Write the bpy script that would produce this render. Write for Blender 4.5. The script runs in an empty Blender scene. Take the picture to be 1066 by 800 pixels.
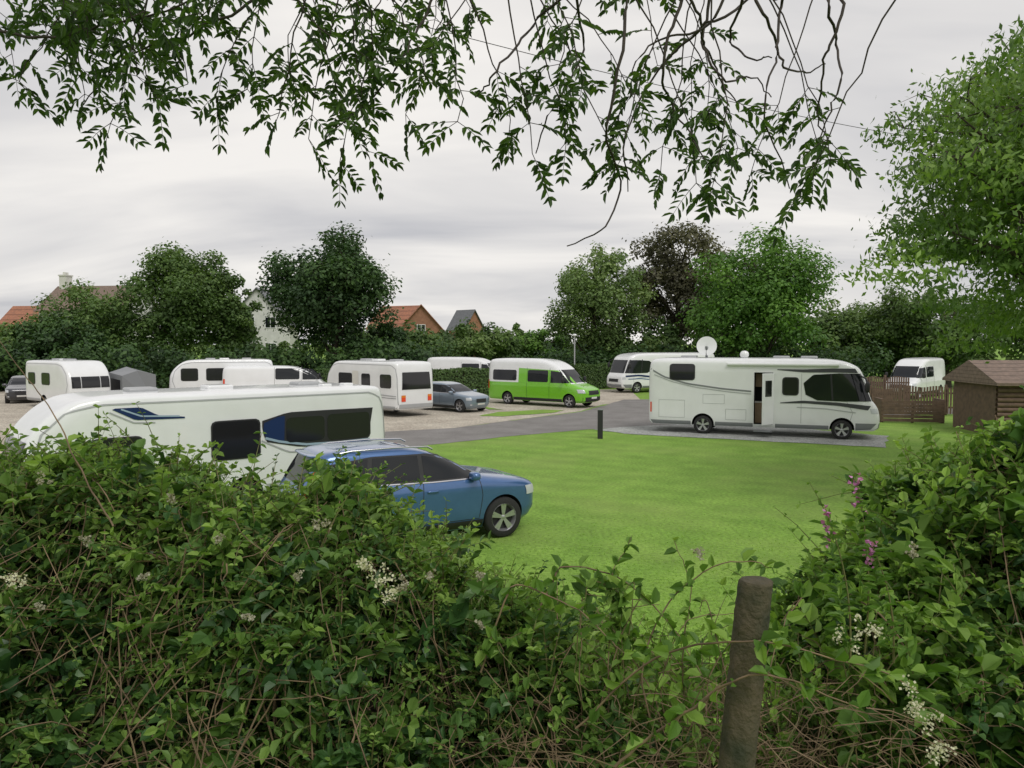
import bpy, math, random
import numpy as np
from mathutils import Vector
R=np.random.default_rng(11)
random.seed(5)
scene=bpy.context.scene
COL=scene.collection
EYE=3.5
# ------------------------------------------------------------------ helpers
def S(px,py,Y):
    """survey reading (bearing, elevation, distance) -> world metres"""
    w=400-py; f=788.9+.053*w
    return np.array([(px-533)/f*Y, Y, EYE+(.9986*w-41.9)/f*Y])
def link(o,parent=None):
    COL.objects.link(o)
    if parent is not None: o.parent=parent
    return o
def thing(o,label,cat,group=None):
    o["label"]=label; o["category"]=cat
    if group: o["group"]=group
    return o
def empty(name,loc=(0,0,0),yaw=0,parent=None):
    o=bpy.data.objects.new(name,None); o.empty_display_size=.3
    o.location=loc; o.rotation_euler=(0,0,yaw); return link(o,parent)
def nn(v): return v/np.maximum(np.linalg.norm(v,axis=-1,keepdims=True),1e-9)
def np_mesh(name,V,F,mat,parent=None,tint=None,smooth=False,loc=None):
    V=np.asarray(V,dtype=np.float32); F=np.asarray(F,dtype=np.int32); k=F.shape[1]
    me=bpy.data.meshes.new(name)
    me.vertices.add(len(V)); me.vertices.foreach_set('co',V.ravel())
    me.loops.add(F.size); me.loops.foreach_set('vertex_index',F.ravel())
    me.polygons.add(len(F)); me.polygons.foreach_set('loop_start',np.arange(len(F),dtype=np.int32)*k)
    me.update(calc_edges=True)
    if tint is not None:
        a=me.attributes.new('tint','FLOAT','POINT'); a.data.foreach_set('value',np.asarray(tint,dtype=np.float32))
    me.polygons.foreach_set('use_smooth',np.full(len(F),smooth))
    me.materials.append(mat)
    o=bpy.data.objects.new(name,me)
    if loc is not None: o.location=loc
    return link(o,parent)
def py_mesh(name,V,F,mat,parent=None,smooth=False,angle=None,loc=None):
    me=bpy.data.meshes.new(name); me.from_pydata([tuple(map(float,v)) for v in V],[],[tuple(int(i) for i in f) for f in F])
    me.materials.append(mat)
    if smooth: me.polygons.foreach_set('use_smooth',[True]*len(me.polygons))
    if angle: me.set_sharp_from_angle(angle=math.radians(angle))
    me.update()
    o=bpy.data.objects.new(name,me)
    if loc is not None: o.location=loc
    return link(o,parent)
def box_vf(x0,x1,y0,y1,z0,z1):
    V=[(x0,y0,z0),(x1,y0,z0),(x1,y1,z0),(x0,y1,z0),(x0,y0,z1),(x1,y0,z1),(x1,y1,z1),(x0,y1,z1)]
    F=[(0,3,2,1),(4,5,6,7),(0,1,5,4),(1,2,6,5),(2,3,7,6),(3,0,4,7)]
    return V,F
def box(name,b,mat,parent=None,bevel=0,loc=None,rot=None):
    V,F=box_vf(*b); o=py_mesh(name,V,F,mat,parent,loc=loc)
    if rot: o.rotation_euler=rot
    if bevel:
        m=o.modifiers.new('bevel','BEVEL'); m.width=bevel; m.segments=3
        o.data.polygons.foreach_set('use_smooth',[True]*len(o.data.polygons)); o.data.set_sharp_from_angle(angle=math.radians(50))
    return o
def multi_boxes(name,bs,mat,parent=None,loc=None):
    V=[];F=[]
    for b in bs:
        v,f=box_vf(*b); n=len(V); V+=v; F+=[tuple(i+n for i in q) for q in f]
    return py_mesh(name,V,F,mat,parent,loc=loc)
def tube_np(paths,radii,k=5):
    P=np.asarray(paths,float); r=np.asarray(radii,float); N,m,_=P.shape
    T=np.gradient(P,axis=1) if m>2 else np.repeat((P[:,1:]-P[:,:1]),m,axis=1)
    T=nn(T); ref=np.where(np.abs(T[...,2:3])>.8,np.array([1.,0,0]),np.array([0,0,1.]))
    A=nn(np.cross(T,ref)); B=np.cross(T,A)
    a=np.arange(k)/k*2*np.pi
    V=P[:,:,None]+(A[:,:,None]*np.cos(a)[None,None,:,None]+B[:,:,None]*np.sin(a)[None,None,:,None])*r[:,:,None,None]
    V=V.reshape(-1,3)
    i=np.arange(N)[:,None,None]*m*k; j=np.arange(m-1)[None,:,None]*k; q=np.arange(k)[None,None,:]; q2=(q+1)%k
    F=np.stack([i+j+q,i+j+q2,i+j+k+q2,i+j+k+q],-1).reshape(-1,4)
    return V,F
def join_vf(parts):
    Vs=[];Fs=[];n=0
    for V,F in parts:
        Vs.append(V);Fs.append(F+n);n+=len(V)
    return np.concatenate(Vs),np.concatenate(Fs)
def tube(name,pts,rad,mat,parent=None,k=8,loc=None,caps=False):
    pts=np.array(pts,float)[None]; rad=np.full(pts.shape[:2],rad) if np.isscalar(rad) else np.array(rad,float)[None]
    V,F=tube_np(pts,rad,k)
    F=[tuple(f) for f in F]
    if caps:
        F.append(tuple(range(k))[::-1]); n=len(V); F.append(tuple(range(n-k,n)))
    return py_mesh(name,V,F,mat,parent,smooth=True,angle=50,loc=loc)
# ------------------------------------------------------------------ materials
def new_mat(name):
    m=bpy.data.materials.new(name); m.use_nodes=True; nt=m.node_tree
    return m,nt,nt.nodes['Principled BSDF']
def mat(name,c,rough=.5,metal=0,coat=0,var=0,scale=8,bump=0,bscale=40,c2=None,spec=.5,stripe=0):
    m,nt,b=new_mat(name)
    b.inputs['Roughness'].default_value=rough; b.inputs['Metallic'].default_value=metal
    b.inputs['Coat Weight'].default_value=coat; b.inputs['Coat Roughness'].default_value=.05
    b.inputs['Specular IOR Level'].default_value=spec
    tc=nt.nodes.new('ShaderNodeTexCoord')
    n=nt.nodes.new('ShaderNodeTexNoise'); n.inputs['Scale'].default_value=scale; n.inputs['Detail'].default_value=6
    nt.links.new(tc.outputs['Object'],n.inputs['Vector'])
    r=nt.nodes.new('ShaderNodeValToRGB'); r.color_ramp.elements[0].position=.3; r.color_ramp.elements[1].position=.7
    c2=c2 or tuple(x*(1-var) for x in c)
    r.color_ramp.elements[0].color=(*c2,1); r.color_ramp.elements[1].color=(*c,1)
    nt.links.new(n.outputs['Fac'],r.inputs['Fac']); last=r.outputs['Color']
    if stripe:
        wv=nt.nodes.new('ShaderNodeTexWave'); wv.bands_direction='Z'; wv.wave_profile='SAW'; wv.inputs['Scale'].default_value=stripe
        nt.links.new(tc.outputs['Object'],wv.inputs['Vector'])
        r2=nt.nodes.new('ShaderNodeValToRGB'); r2.color_ramp.elements[0].color=(.45,.45,.45,1); r2.color_ramp.elements[1].color=(1.1,1.1,1.1,1); r2.color_ramp.elements[1].position=.25
        nt.links.new(wv.outputs['Fac'],r2.inputs['Fac']); mx=nt.nodes.new('ShaderNodeMixRGB'); mx.blend_type='MULTIPLY'; mx.inputs[0].default_value=1
        nt.links.new(last,mx.inputs[1]); nt.links.new(r2.outputs[0],mx.inputs[2]); last=mx.outputs[0]
    nt.links.new(last,b.inputs['Base Color'])
    if bump:
        n2=nt.nodes.new('ShaderNodeTexNoise'); n2.inputs['Scale'].default_value=bscale; n2.inputs['Detail'].default_value=5
        nt.links.new(tc.outputs['Object'],n2.inputs['Vector'])
        bp=nt.nodes.new('ShaderNodeBump'); bp.inputs['Strength'].default_value=bump; bp.inputs['Distance'].default_value=.02
        nt.links.new(n2.outputs['Fac'],bp.inputs['Height']); nt.links.new(bp.outputs['Normal'],b.inputs['Normal'])
    return m
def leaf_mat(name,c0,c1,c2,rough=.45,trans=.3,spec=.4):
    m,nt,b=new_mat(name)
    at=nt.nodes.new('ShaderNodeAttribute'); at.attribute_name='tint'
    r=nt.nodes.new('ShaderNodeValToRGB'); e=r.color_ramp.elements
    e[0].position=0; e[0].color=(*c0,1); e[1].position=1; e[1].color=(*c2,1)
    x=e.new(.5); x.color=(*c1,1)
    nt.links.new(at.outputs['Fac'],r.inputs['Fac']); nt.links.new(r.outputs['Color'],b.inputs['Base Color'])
    b.inputs['Roughness'].default_value=rough; b.inputs['Specular IOR Level'].default_value=spec
    t=nt.nodes.new('ShaderNodeBsdfTranslucent'); mx=nt.nodes.new('ShaderNodeMixShader'); mx.inputs[0].default_value=trans
    br=nt.nodes.new('ShaderNodeMixRGB'); br.blend_type='MULTIPLY'; br.inputs[0].default_value=1; br.inputs[2].default_value=(1.5,1.6,.7,1)
    nt.links.new(r.outputs['Color'],br.inputs[1]); nt.links.new(br.outputs[0],t.inputs['Color'])
    nt.links.new(b.outputs[0],mx.inputs[1]); nt.links.new(t.outputs[0],mx.inputs[2])
    nt.links.new(mx.outputs[0],nt.nodes['Material Output'].inputs['Surface'])
    return m
def ground_mat(name,cols,s1,s2,bump,bscale,rough=.9,vor=False,lo=.62,hi=1.3,mow=False):
    m,nt,b=new_mat(name); b.inputs['Roughness'].default_value=rough; b.inputs['Specular IOR Level'].default_value=.2
    g=nt.nodes.new('ShaderNodeNewGeometry')
    def noise(s,d=8):
        n=nt.nodes.new('ShaderNodeTexNoise'); n.inputs['Scale'].default_value=s; n.inputs['Detail'].default_value=d
        nt.links.new(g.outputs['Position'],n.inputs['Vector']); return n
    a=noise(s1); r=nt.nodes.new('ShaderNodeValToRGB'); r.color_ramp.elements[0].position=.35; r.color_ramp.elements[1].position=.65
    r.color_ramp.elements[0].color=(*cols[0],1); r.color_ramp.elements[1].color=(*cols[1],1)
    nt.links.new(a.outputs['Fac'],r.inputs['Fac'])
    if vor:
        f=nt.nodes.new('ShaderNodeTexVoronoi'); f.inputs['Scale'].default_value=s2; nt.links.new(g.outputs['Position'],f.inputs['Vector'])
        sep=nt.nodes.new('ShaderNodeSeparateColor'); nt.links.new(f.outputs['Color'],sep.inputs[0]); src=sep.outputs[0]; hs=f.outputs['Distance']
    else:
        f=noise(s2,10); src=f.outputs['Fac']; hs=None
    r2=nt.nodes.new('ShaderNodeValToRGB'); r2.color_ramp.elements[0].position=.3 if not vor else 0; r2.color_ramp.elements[1].position=.7 if not vor else 1
    r2.color_ramp.elements[0].color=(lo,lo,lo,1); r2.color_ramp.elements[1].color=(hi,hi,hi*.97,1)
    nt.links.new(src,r2.inputs['Fac'])
    mx=nt.nodes.new('ShaderNodeMixRGB'); mx.blend_type='MULTIPLY'; mx.inputs[0].default_value=1
    nt.links.new(r.outputs['Color'],mx.inputs[1]); nt.links.new(r2.outputs['Color'],mx.inputs[2])
    last=mx.outputs[0]
    if len(cols)>2:
        c=noise(.35,3); r3=nt.nodes.new('ShaderNodeValToRGB'); r3.color_ramp.elements[0].position=.45; r3.color_ramp.elements[1].position=.7
        nt.links.new(c.outputs['Fac'],r3.inputs['Fac']); m2=nt.nodes.new('ShaderNodeMixRGB'); m2.inputs[2].default_value=(*cols[2],1)
        mm=nt.nodes.new('ShaderNodeMath'); mm.operation='MULTIPLY'; mm.inputs[1].default_value=.5
        nt.links.new(r3.outputs['Color'],mm.inputs[0]); nt.links.new(mm.outputs[0],m2.inputs[0]); nt.links.new(last,m2.inputs[1]); last=m2.outputs[0]
    if mow:
        mp_=nt.nodes.new('ShaderNodeMapping'); mp_.inputs['Rotation'].default_value=(0,0,math.radians(-55)); nt.links.new(g.outputs['Position'],mp_.inputs[0])
        wv=nt.nodes.new('ShaderNodeTexWave'); wv.inputs['Scale'].default_value=.28; wv.inputs['Distortion'].default_value=1.2; wv.inputs['Detail'].default_value=2; nt.links.new(mp_.outputs[0],wv.inputs['Vector'])
        r5=nt.nodes.new('ShaderNodeValToRGB'); r5.color_ramp.elements[0].color=(.95,.95,.95,1); r5.color_ramp.elements[1].color=(1.04,1.04,1.04,1); nt.links.new(wv.outputs['Fac'],r5.inputs['Fac'])
        m5=nt.nodes.new('ShaderNodeMixRGB'); m5.blend_type='MULTIPLY'; m5.inputs[0].default_value=1; nt.links.new(last,m5.inputs[1]); nt.links.new(r5.outputs[0],m5.inputs[2]); last=m5.outputs[0]
    nt.links.new(last,b.inputs['Base Color'])
    n2=noise(bscale,6); bp=nt.nodes.new('ShaderNodeBump'); bp.inputs['Strength'].default_value=bump; bp.inputs['Distance'].default_value=.03
    nt.links.new(hs if hs else n2.outputs['Fac'],bp.inputs['Height']); nt.links.new(bp.outputs['Normal'],b.inputs['Normal'])
    return m
M={}
M['grass']=ground_mat('lawn_grass',[(.16,.29,.045),(.215,.36,.062),(.25,.33,.088)],1.1,14,.4,45,lo=.68,hi=1.27,mow=True)
M['asphalt']=ground_mat('asphalt',[(.20,.19,.185),(.25,.24,.235)],.8,60,.3,90)
M['gravel']=ground_mat('grey_gravel',[(.31,.32,.31),(.40,.41,.40)],.8,22,.6,50,vor=True)
M['pink_gravel']=ground_mat('pale_gravel',[(.40,.355,.30),(.51,.465,.395)],.6,20,.5,50,vor=True)
M['white']=mat('white_gelcoat',(.80,.81,.82),.22,coat=.4,c2=(.75,.76,.765),scale=2)
M['cream']=mat('cream_paint',(.68,.67,.62),.35,var=.1,scale=2)
M['blue']=mat('blue_metallic_paint',(.065,.15,.35),.3,metal=.4,coat=1,c2=(.058,.135,.32))
M['silver']=mat('grey_metallic_paint',(.24,.30,.37),.3,metal=.5,coat=1)
M['darkcar']=mat('dark_paint',(.03,.032,.04),.25,coat=1)
M['green']=mat('lime_green_paint',(.18,.52,.02),.25,coat=1,c2=(.17,.48,.02))
M['glass']=mat('dark_glass',(.010,.012,.015),.05,spec=.45)
M['glass2']=mat('smoked_acrylic_window',(.016,.016,.018),.1,spec=.5)
M['black']=mat('black_plastic',(.02,.02,.022),.6)
M['hole']=mat('unlit_interior',(.008,.008,.008),1)
M['greytrim']=mat('grey_trim',(.2,.21,.22),.4)
M['darktrim']=mat('charcoal_decal',(.05,.052,.058),.35)
M['lightgrey']=mat('light_grey_decal',(.38,.39,.4),.35)
M['paleblue']=mat('pale_blue_decal',(.30,.40,.50),.35)
M['navy']=mat('navy_decal',(.012,.03,.10),.5,spec=.2)
M['chrome']=mat('bright_metal',(.6,.6,.62),.2,metal=1)
M['alloy']=mat('alloy_metal',(.5,.5,.52),.35,metal=.8)
M['rubber']=mat('tyre_rubber',(.02,.02,.02),.85,bump=.2)
M['red']=mat('red_lamp_lens',(.85,.09,.02),.15,coat=1,c2=(.7,.05,.015),scale=20)
M['orange']=mat('amber_lens',(.7,.22,.03),.2)
M['lens']=mat('clear_lamp_lens',(.55,.57,.6),.1,spec=.8)
M['plate']=mat('yellow_number_plate',(.7,.55,.05),.4)
M['plate_w']=mat('white_number_plate',(.7,.7,.68),.4)
M['bark']=mat('bark',(.09,.07,.052),.95,c2=(.045,.038,.03),scale=12,bump=.8,bscale=30)
M['twig']=mat('twig_bark',(.05,.038,.028),.85,c2=(.025,.02,.014),scale=20)
M['twigd']=mat('dry_stem',(.27,.19,.11),.85,c2=(.11,.075,.045),scale=10)
M['stem']=mat('green_stem',(.14,.18,.05),.6,c2=(.13,.09,.04),scale=10)
M['brick']=mat('orange_brick',(.33,.16,.1),.85,c2=(.25,.12,.075),scale=3)
M['tile']=mat('orange_roof_tile',(.36,.15,.085),.8,c2=(.24,.11,.07),scale=3,bump=.5,stripe=.5)
M['slate']=mat('slate_roof',(.15,.155,.17),.6,c2=(.105,.11,.12),scale=3,bump=.3)
M['browntile']=mat('brown_roof_tile',(.23,.165,.13),.85,c2=(.14,.105,.085),scale=6,bump=.5,stripe=2.2)
M['render']=mat('white_render',(.66,.66,.64),.85,c2=(.56,.56,.54),scale=2)
M['wood']=mat('brown_stained_wood',(.17,.11,.075),.8,c2=(.10,.068,.05),scale=6,bump=.4)
M['core_shade']=mat('hedge_core_shade',(.035,.028,.016),1,c2=(.018,.022,.008),scale=14,bump=1,bscale=30)  # very dark brown for the hedge cores, inner shade put into the colour
L={}
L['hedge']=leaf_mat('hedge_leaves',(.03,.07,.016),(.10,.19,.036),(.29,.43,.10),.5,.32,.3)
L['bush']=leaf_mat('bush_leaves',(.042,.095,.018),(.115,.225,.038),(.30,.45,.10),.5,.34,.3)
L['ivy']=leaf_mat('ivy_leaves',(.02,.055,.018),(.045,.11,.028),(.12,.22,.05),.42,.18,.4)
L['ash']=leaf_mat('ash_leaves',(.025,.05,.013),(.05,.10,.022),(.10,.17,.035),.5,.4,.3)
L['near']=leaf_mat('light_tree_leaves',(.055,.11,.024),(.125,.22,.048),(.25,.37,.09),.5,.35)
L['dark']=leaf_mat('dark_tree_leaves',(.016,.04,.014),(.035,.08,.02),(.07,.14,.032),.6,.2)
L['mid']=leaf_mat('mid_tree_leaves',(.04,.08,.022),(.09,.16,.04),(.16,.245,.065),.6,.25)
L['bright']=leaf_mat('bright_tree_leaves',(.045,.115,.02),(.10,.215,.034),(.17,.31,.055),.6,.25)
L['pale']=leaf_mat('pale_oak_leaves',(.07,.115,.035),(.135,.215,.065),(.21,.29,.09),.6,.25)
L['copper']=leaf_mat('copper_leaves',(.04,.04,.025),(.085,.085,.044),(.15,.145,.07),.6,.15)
L['blade']=leaf_mat('grass_blades',(.18,.32,.05),(.24,.40,.07),(.32,.46,.11),.7,.35,.2)
L['flower']=leaf_mat('cream_flowers',(.36,.36,.25),(.55,.54,.38),(.68,.66,.5),.7,.2)
L['fluff']=leaf_mat('pale_seed_heads',(.22,.21,.15),(.33,.31,.24),(.45,.43,.34),.8,.3)
L['pink']=leaf_mat('pink_flowers',(.35,.10,.28),(.5,.18,.42),(.6,.28,.52),.6,.25)
# ------------------------------------------------------------------ world, sun, camera
w=bpy.data.worlds.new("World"); scene.world=w; w.use_nodes=True; nt=w.node_tree
for n in list(nt.nodes): nt.nodes.remove(n)
out=nt.nodes.new('ShaderNodeOutputWorld')
sky=nt.nodes.new('ShaderNodeTexSky'); sky.sky_type='NISHITA'; sky.sun_disc=False
SE=math.radians(52)
sky.sun_elevation=SE
b1=nt.nodes.new('ShaderNodeBackground'); b1.inputs[1].default_value=.08; nt.links.new(sky.outputs[0],b1.inputs[0])
tc=nt.nodes.new('ShaderNodeTexCoord'); sep=nt.nodes.new('ShaderNodeSeparateXYZ'); nt.links.new(tc.outputs['Generated'],sep.inputs[0])
ad=nt.nodes.new('ShaderNodeMath'); ad.operation='ADD'; ad.inputs[1].default_value=.2; nt.links.new(sep.outputs[2],ad.inputs[0])
mxm=nt.nodes.new('ShaderNodeMath'); mxm.operation='MAXIMUM'; mxm.inputs[1].default_value=.08; nt.links.new(ad.outputs[0],mxm.inputs[0])
dx=nt.nodes.new('ShaderNodeMath'); dx.operation='DIVIDE'; nt.links.new(sep.outputs[0],dx.inputs[0]); nt.links.new(mxm.outputs[0],dx.inputs[1])
dy=nt.nodes.new('ShaderNodeMath'); dy.operation='DIVIDE'; nt.links.new(sep.outputs[1],dy.inputs[0]); nt.links.new(mxm.outputs[0],dy.inputs[1])
cb=nt.nodes.new('ShaderNodeCombineXYZ'); nt.links.new(dx.outputs[0],cb.inputs[0]); nt.links.new(dy.outputs[0],cb.inputs[1])
mp=nt.nodes.new('ShaderNodeMapping'); mp.inputs['Scale'].default_value=(.6,1.25,1); mp.inputs['Rotation'].default_value=(0,0,.3); mp.inputs['Location'].default_value=(4.4,2.2,0)
nt.links.new(cb.outputs[0],mp.inputs[0])
no=nt.nodes.new('ShaderNodeTexNoise'); no.inputs['Scale'].default_value=1.0; no.inputs['Detail'].default_value=5; no.inputs['Roughness'].default_value=.48; no.inputs['Distortion'].default_value=.6
nt.links.new(mp.outputs[0],no.inputs['Vector'])
cr=nt.nodes.new('ShaderNodeValToRGB'); e=cr.color_ramp.elements
e[0].position=.33; e[0].color=(.56,.56,.585,1); e[1].position=.64; e[1].color=(.93,.90,.865,1)
x=e.new(.48); x.color=(.745,.73,.725,1)
nt.links.new(no.outputs['Fac'],cr.inputs['Fac'])
b2=nt.nodes.new('ShaderNodeBackground'); b2.inputs[1].default_value=1.0; nt.links.new(cr.outputs[0],b2.inputs[0])
mix=nt.nodes.new('ShaderNodeMixShader'); mix.inputs[0].default_value=.96
nt.links.new(b1.outputs[0],mix.inputs[1]); nt.links.new(b2.outputs[0],mix.inputs[2]); nt.links.new(mix.outputs[0],out.inputs[0])
sd=bpy.data.lights.new('sun','SUN'); sd.energy=1.5; sd.angle=math.radians(25); sd.color=(1,.97,.93)
so=bpy.data.objects.new('sun',sd); COL.objects.link(so)
az=math.radians(150)
sv=Vector((math.sin(az)*math.cos(SE),math.cos(az)*math.cos(SE),math.sin(SE)))
sky.sun_rotation=az
so.rotation_euler=sv.to_track_quat('Z','Y').to_euler()
cd=bpy.data.cameras.new('camera'); cam=bpy.data.objects.new('camera',cd); COL.objects.link(cam)
cd.sensor_width=36; cd.lens=26.7; cd.clip_end=4000; cd.clip_start=.05
cam.location=(0,0,EYE); cam.rotation_euler=(math.radians(90-3.04),0,0); scene.camera=cam
scene.view_settings.view_transform='Standard'; scene.view_settings.look='None'; scene.view_settings.exposure=0
# ------------------------------------------------------------------ ground
def gz(x,y):
    t=np.clip((y-3.2)/(5.6-3.2),0,1); t=t*t*(3-2*t)
    return 1.75*(1-t)
xs=np.unique(np.concatenate([np.linspace(-1500,-60,12),np.linspace(-60,60,61),np.linspace(60,1500,12)]))
ys=np.unique(np.concatenate([np.linspace(-600,-4,6),np.linspace(-4,8,49),np.linspace(8,100,24),np.linspace(100,2500,12)]))
X,Y=np.meshgrid(xs,ys); Z=gz(X,Y); V=np.stack([X,Y,Z],-1).reshape(-1,3)
a=np.arange(len(ys)-1)[:,None]*len(xs)+np.arange(len(xs)-1)[None]; F=np.stack([a,a+1,a+1+len(xs),a+len(xs)],-1).reshape(-1,4)
g=np_mesh('ground',V,F,M['grass'],smooth=True); g['kind']='structure'
def sheet(name,poly,z,m):
    o=py_mesh(name,[(x,y,z) for x,y in poly],[tuple(range(len(poly)))],m); o['kind']='structure'; return o
def wob(poly,amp,seed,step=.5):
    r_=np.random.default_rng(seed); o=[]
    for i in range(len(poly)):
        a=np.array(poly[i],float);b=np.array(poly[(i+1)%len(poly)],float); n=max(1,int(np.linalg.norm(b-a)/step))
        for j in range(n): o.append(tuple(a+(b-a)*j/n+(r_.normal(size=2)*amp)))
    return o
sheet('gravel_ground',[(-45,24),(-14,24),(-9,28),(-2.6,31.2),(3.5,39.2),(5.2,43.5),(8,47),(9,58),(-45,58)],.004,M['pink_gravel'])
sheet('road',wob([(-30,2.9),(-9.6,20.5),(-3.4,25.6),(0,28.6),(3,30.8),(5.5,32.0),(16,36.5),(24,38),(24,45),(14,48),(7,47.5),(5.4,43.4),(3.6,39),(-2.4,31.4),(-8.8,28.2),(-14,24.2),(-30,10)],.035,1),.008,M['asphalt'])
sheet('gravel_pitch',wob([(3.3,30.9),(4.4,29.3),(12.6,25.4),(14.2,28.6),(9.5,34.0),(5.5,32.1)],.04,2),.014,M['gravel'])
sheet('grass_verge',wob([(-1.7,36.7),(-.4,36.3),(2.0,38.2),(2.7,39.6),(1.6,40.1),(-.6,38.6)],.05,3),.02,M['grass'])
sheet('grass_verge',wob([(-1.2,40.2),(-.5,40.0),(-3.0,45),(-4.5,47)],.05,4),.02,M['grass'])
# ------------------------------------------------------------------ leaves
def leaves6(P,D,Nn,Ln,Wd,fold=.35):
    D=nn(D); B=nn(np.cross(Nn,D)); N2=np.cross(D,B)
    Ln=Ln[:,None]; Wd=Wd[:,None]; up=N2*Wd*fold
    v0=P; v1=P+D*Ln*.3+B*Wd*.5+up; v2=P+D*Ln*.68+B*Wd*.4+up*.8; v3=P+D*Ln-N2*Ln*.12; v4=P+D*Ln*.68-B*Wd*.4+up*.8; v5=P+D*Ln*.3-B*Wd*.5+up
    V=np.stack([v0,v1,v2,v3,v4,v5],1).reshape(-1,3)
    i=np.arange(len(P))[:,None]*6
    F=np.concatenate([i+np.array([[0,3,2,1]]),i+np.array([[0,5,4,3]])],0)
    return V,F
def leaves4(P,D,Nn,Ln,Wd):
    D=nn(D); B=nn(np.cross(Nn,D)); Ln=Ln[:,None]; Wd=Wd[:,None]
    V=np.stack([P-D*Ln*.5,P+B*Wd*.5,P+D*Ln*.5,P-B*Wd*.5],1).reshape(-1,3)
    F=np.arange(len(P)*4).reshape(-1,4)
    return V,F
def rand3(n): return nn(R.normal(size=(n,3)))
UP=np.array([0,0,1.])
# ------------------------------------------------------------------ trees
def tree(name,label,x,y,h,rx,cb,lm,n=14000,ls=.3,clumps=70,seed=0,ry=None,trunk_r=.3,droop=0,cat='tree',hollow=.45,top=1.0,flat=.8,crs=(.15,.32),lx=0,nlimb=26,stray=.06):
    global R
    R=np.random.default_rng(seed)
    root=empty(name,(x,y,0)); thing(root,label,cat)
    ry=ry or rx; cz=(h+cb)/2; rz=(h-cb)/2
    d=rand3(clumps); rad=R.uniform(0,1,clumps)**hollow
    C=d*rad[:,None]*np.array([rx,ry,rz])*.82
    k=np.clip((C[:,2]/rz+1)/2,0,1); sc=1.12-.35*k*top; C[:,0]*=sc; C[:,1]*=sc; C[:,2]+=cz
    C+=R.normal(size=C.shape)*rx*.07; C[:,0]+=lx*(C[:,2]-cb)/(h-cb)
    cr_=R.uniform(*crs,clumps)*rx
    ctint=R.uniform(0,1,clumps)
    idx=R.choice(clumps,n,p=cr_**2/np.sum(cr_**2))
    dd=rand3(n); dd[:,2]=dd[:,2]*.9+.12; dd=nn(dd)
    rr=R.uniform(.3,1,n)**.5*(1+R.normal(size=n)*.14)
    st=R.uniform(0,1,n)<stray; rr=np.where(st,rr*1.35,rr)
    P=C[idx]+dd*(cr_[idx]*rr)[:,None]*np.array([1,1,flat])
    if droop: P[:,2]-=droop*.35*np.clip(np.hypot(dd[:,0],dd[:,1]),0,1)**2*cr_[idx]
    P[:,2]=np.maximum(P[:,2],cb*.6)
    Nn=nn(dd*.8+UP*.6+R.normal(size=(n,3))*.5); Dn=nn(np.cross(Nn,rand3(n))-UP*droop)
    sz=ls*R.uniform(.6,1.3,n)
    V,F=leaves4(P,Dn,Nn,sz,sz*(.62 if not droop else .42))
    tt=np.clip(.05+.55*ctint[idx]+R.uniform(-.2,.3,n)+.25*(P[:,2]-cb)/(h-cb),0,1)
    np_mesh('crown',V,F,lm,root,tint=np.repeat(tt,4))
    top_=np.array([lx*.7,0,cb+(h-cb)*.7]); tp=np.array([[0,0,-.1],[.05*rx*.3,0,cb*.5],[0,.1,cb],[.1+lx*.4,0,(cb+h)/2],top_])
    parts=[tube_np(tp[None],np.array([[trunk_r*1.3,trunk_r,trunk_r*.85,trunk_r*.5,.05]]),8)]
    sel=C[:min(nlimb,clumps)]
    z0=np.clip(sel[:,2]-R.uniform(.2,.5,len(sel))*(h-cb)*.7,cb*.75,h*.7)
    A=np.stack([np.zeros(len(sel)),np.zeros(len(sel)),z0],1)
    Mi=A*.5+sel*.5; Mi[:,2]+=.06*(h-cb)
    pth=np.stack([A,A*.75+Mi*.25+(Mi-A)*.2,Mi,sel],1)
    rs=np.tile(np.array([.42,.33,.22,.07])*trunk_r,(len(sel),1))
    parts.append(tube_np(pth,rs,5))
    m=min(len(C),60); tw=np.repeat(C[:m],3,0); tip=tw+rand3(len(tw))*np.repeat(cr_[:m],3)[:,None]*np.array([1,1,flat])
    parts.append(tube_np(np.stack([tw,(tw+tip)/2+np.array([0,0,.05*rx]),tip],1),np.tile(np.array([.09,.06,.02])*trunk_r,(len(tw),1)),3))
    V,F=join_vf(parts); np_mesh('trunk',V,F,M['bark'],root,smooth=True)
    return root
def at(px,Y): return (px-533)/789*Y
tree('broadleaf_tree','rounded dark green tree in front of the old house',at(98,66),66,9.2,4.9,.8,L['mid'],15000,.32,70,21,top=.3)
tree('broadleaf_tree','dense low green tree below the old house',at(70,63),63,6.6,4.2,.5,L['dark'],9000,.32,50,20,top=.3)
tree('broadleaf_tree','tall wide green tree with uneven crown behind the caravans',at(190,68),68,13.4,5.2,1.3,L['mid'],23000,.33,95,22,top=1.0)
tree('broadleaf_tree','green tree leaning beside the white gable house',at(240,70),70,11.2,3.0,1.2,L['mid'],11000,.32,50,23)
tree('horse_chestnut_tree','dense very dark green rounded tree beside the white house',at(349,62),62,12.9,5.6,2.8,L['dark'],30000,.32,105,24,trunk_r=.35,top=.35,crs=(.18,.30))
tree('broadleaf_tree','small dark green bushy tree below the brick houses',at(400,64),64,5.6,2.6,.5,L['dark'],8000,.3,36,25)
tree('oak_tree','pale green oak with open spreading crown',at(617,66),66,12.4,4.8,2.0,L['pale'],22000,.28,85,26,trunk_r=.32,top=.5)
tree('copper_beech_tree','tall brownish purple tree between two green trees',at(705,72),72,15.6,5.3,2.0,L['copper'],24000,.32,90,27,top=.55)
tree('broadleaf_tree','bright green dense rounded tree behind the motorhome',at(790,60),60,12.9,5.8,1.3,L['bright'],32000,.3,105,28,top=.6,crs=(.17,.32))
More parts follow.
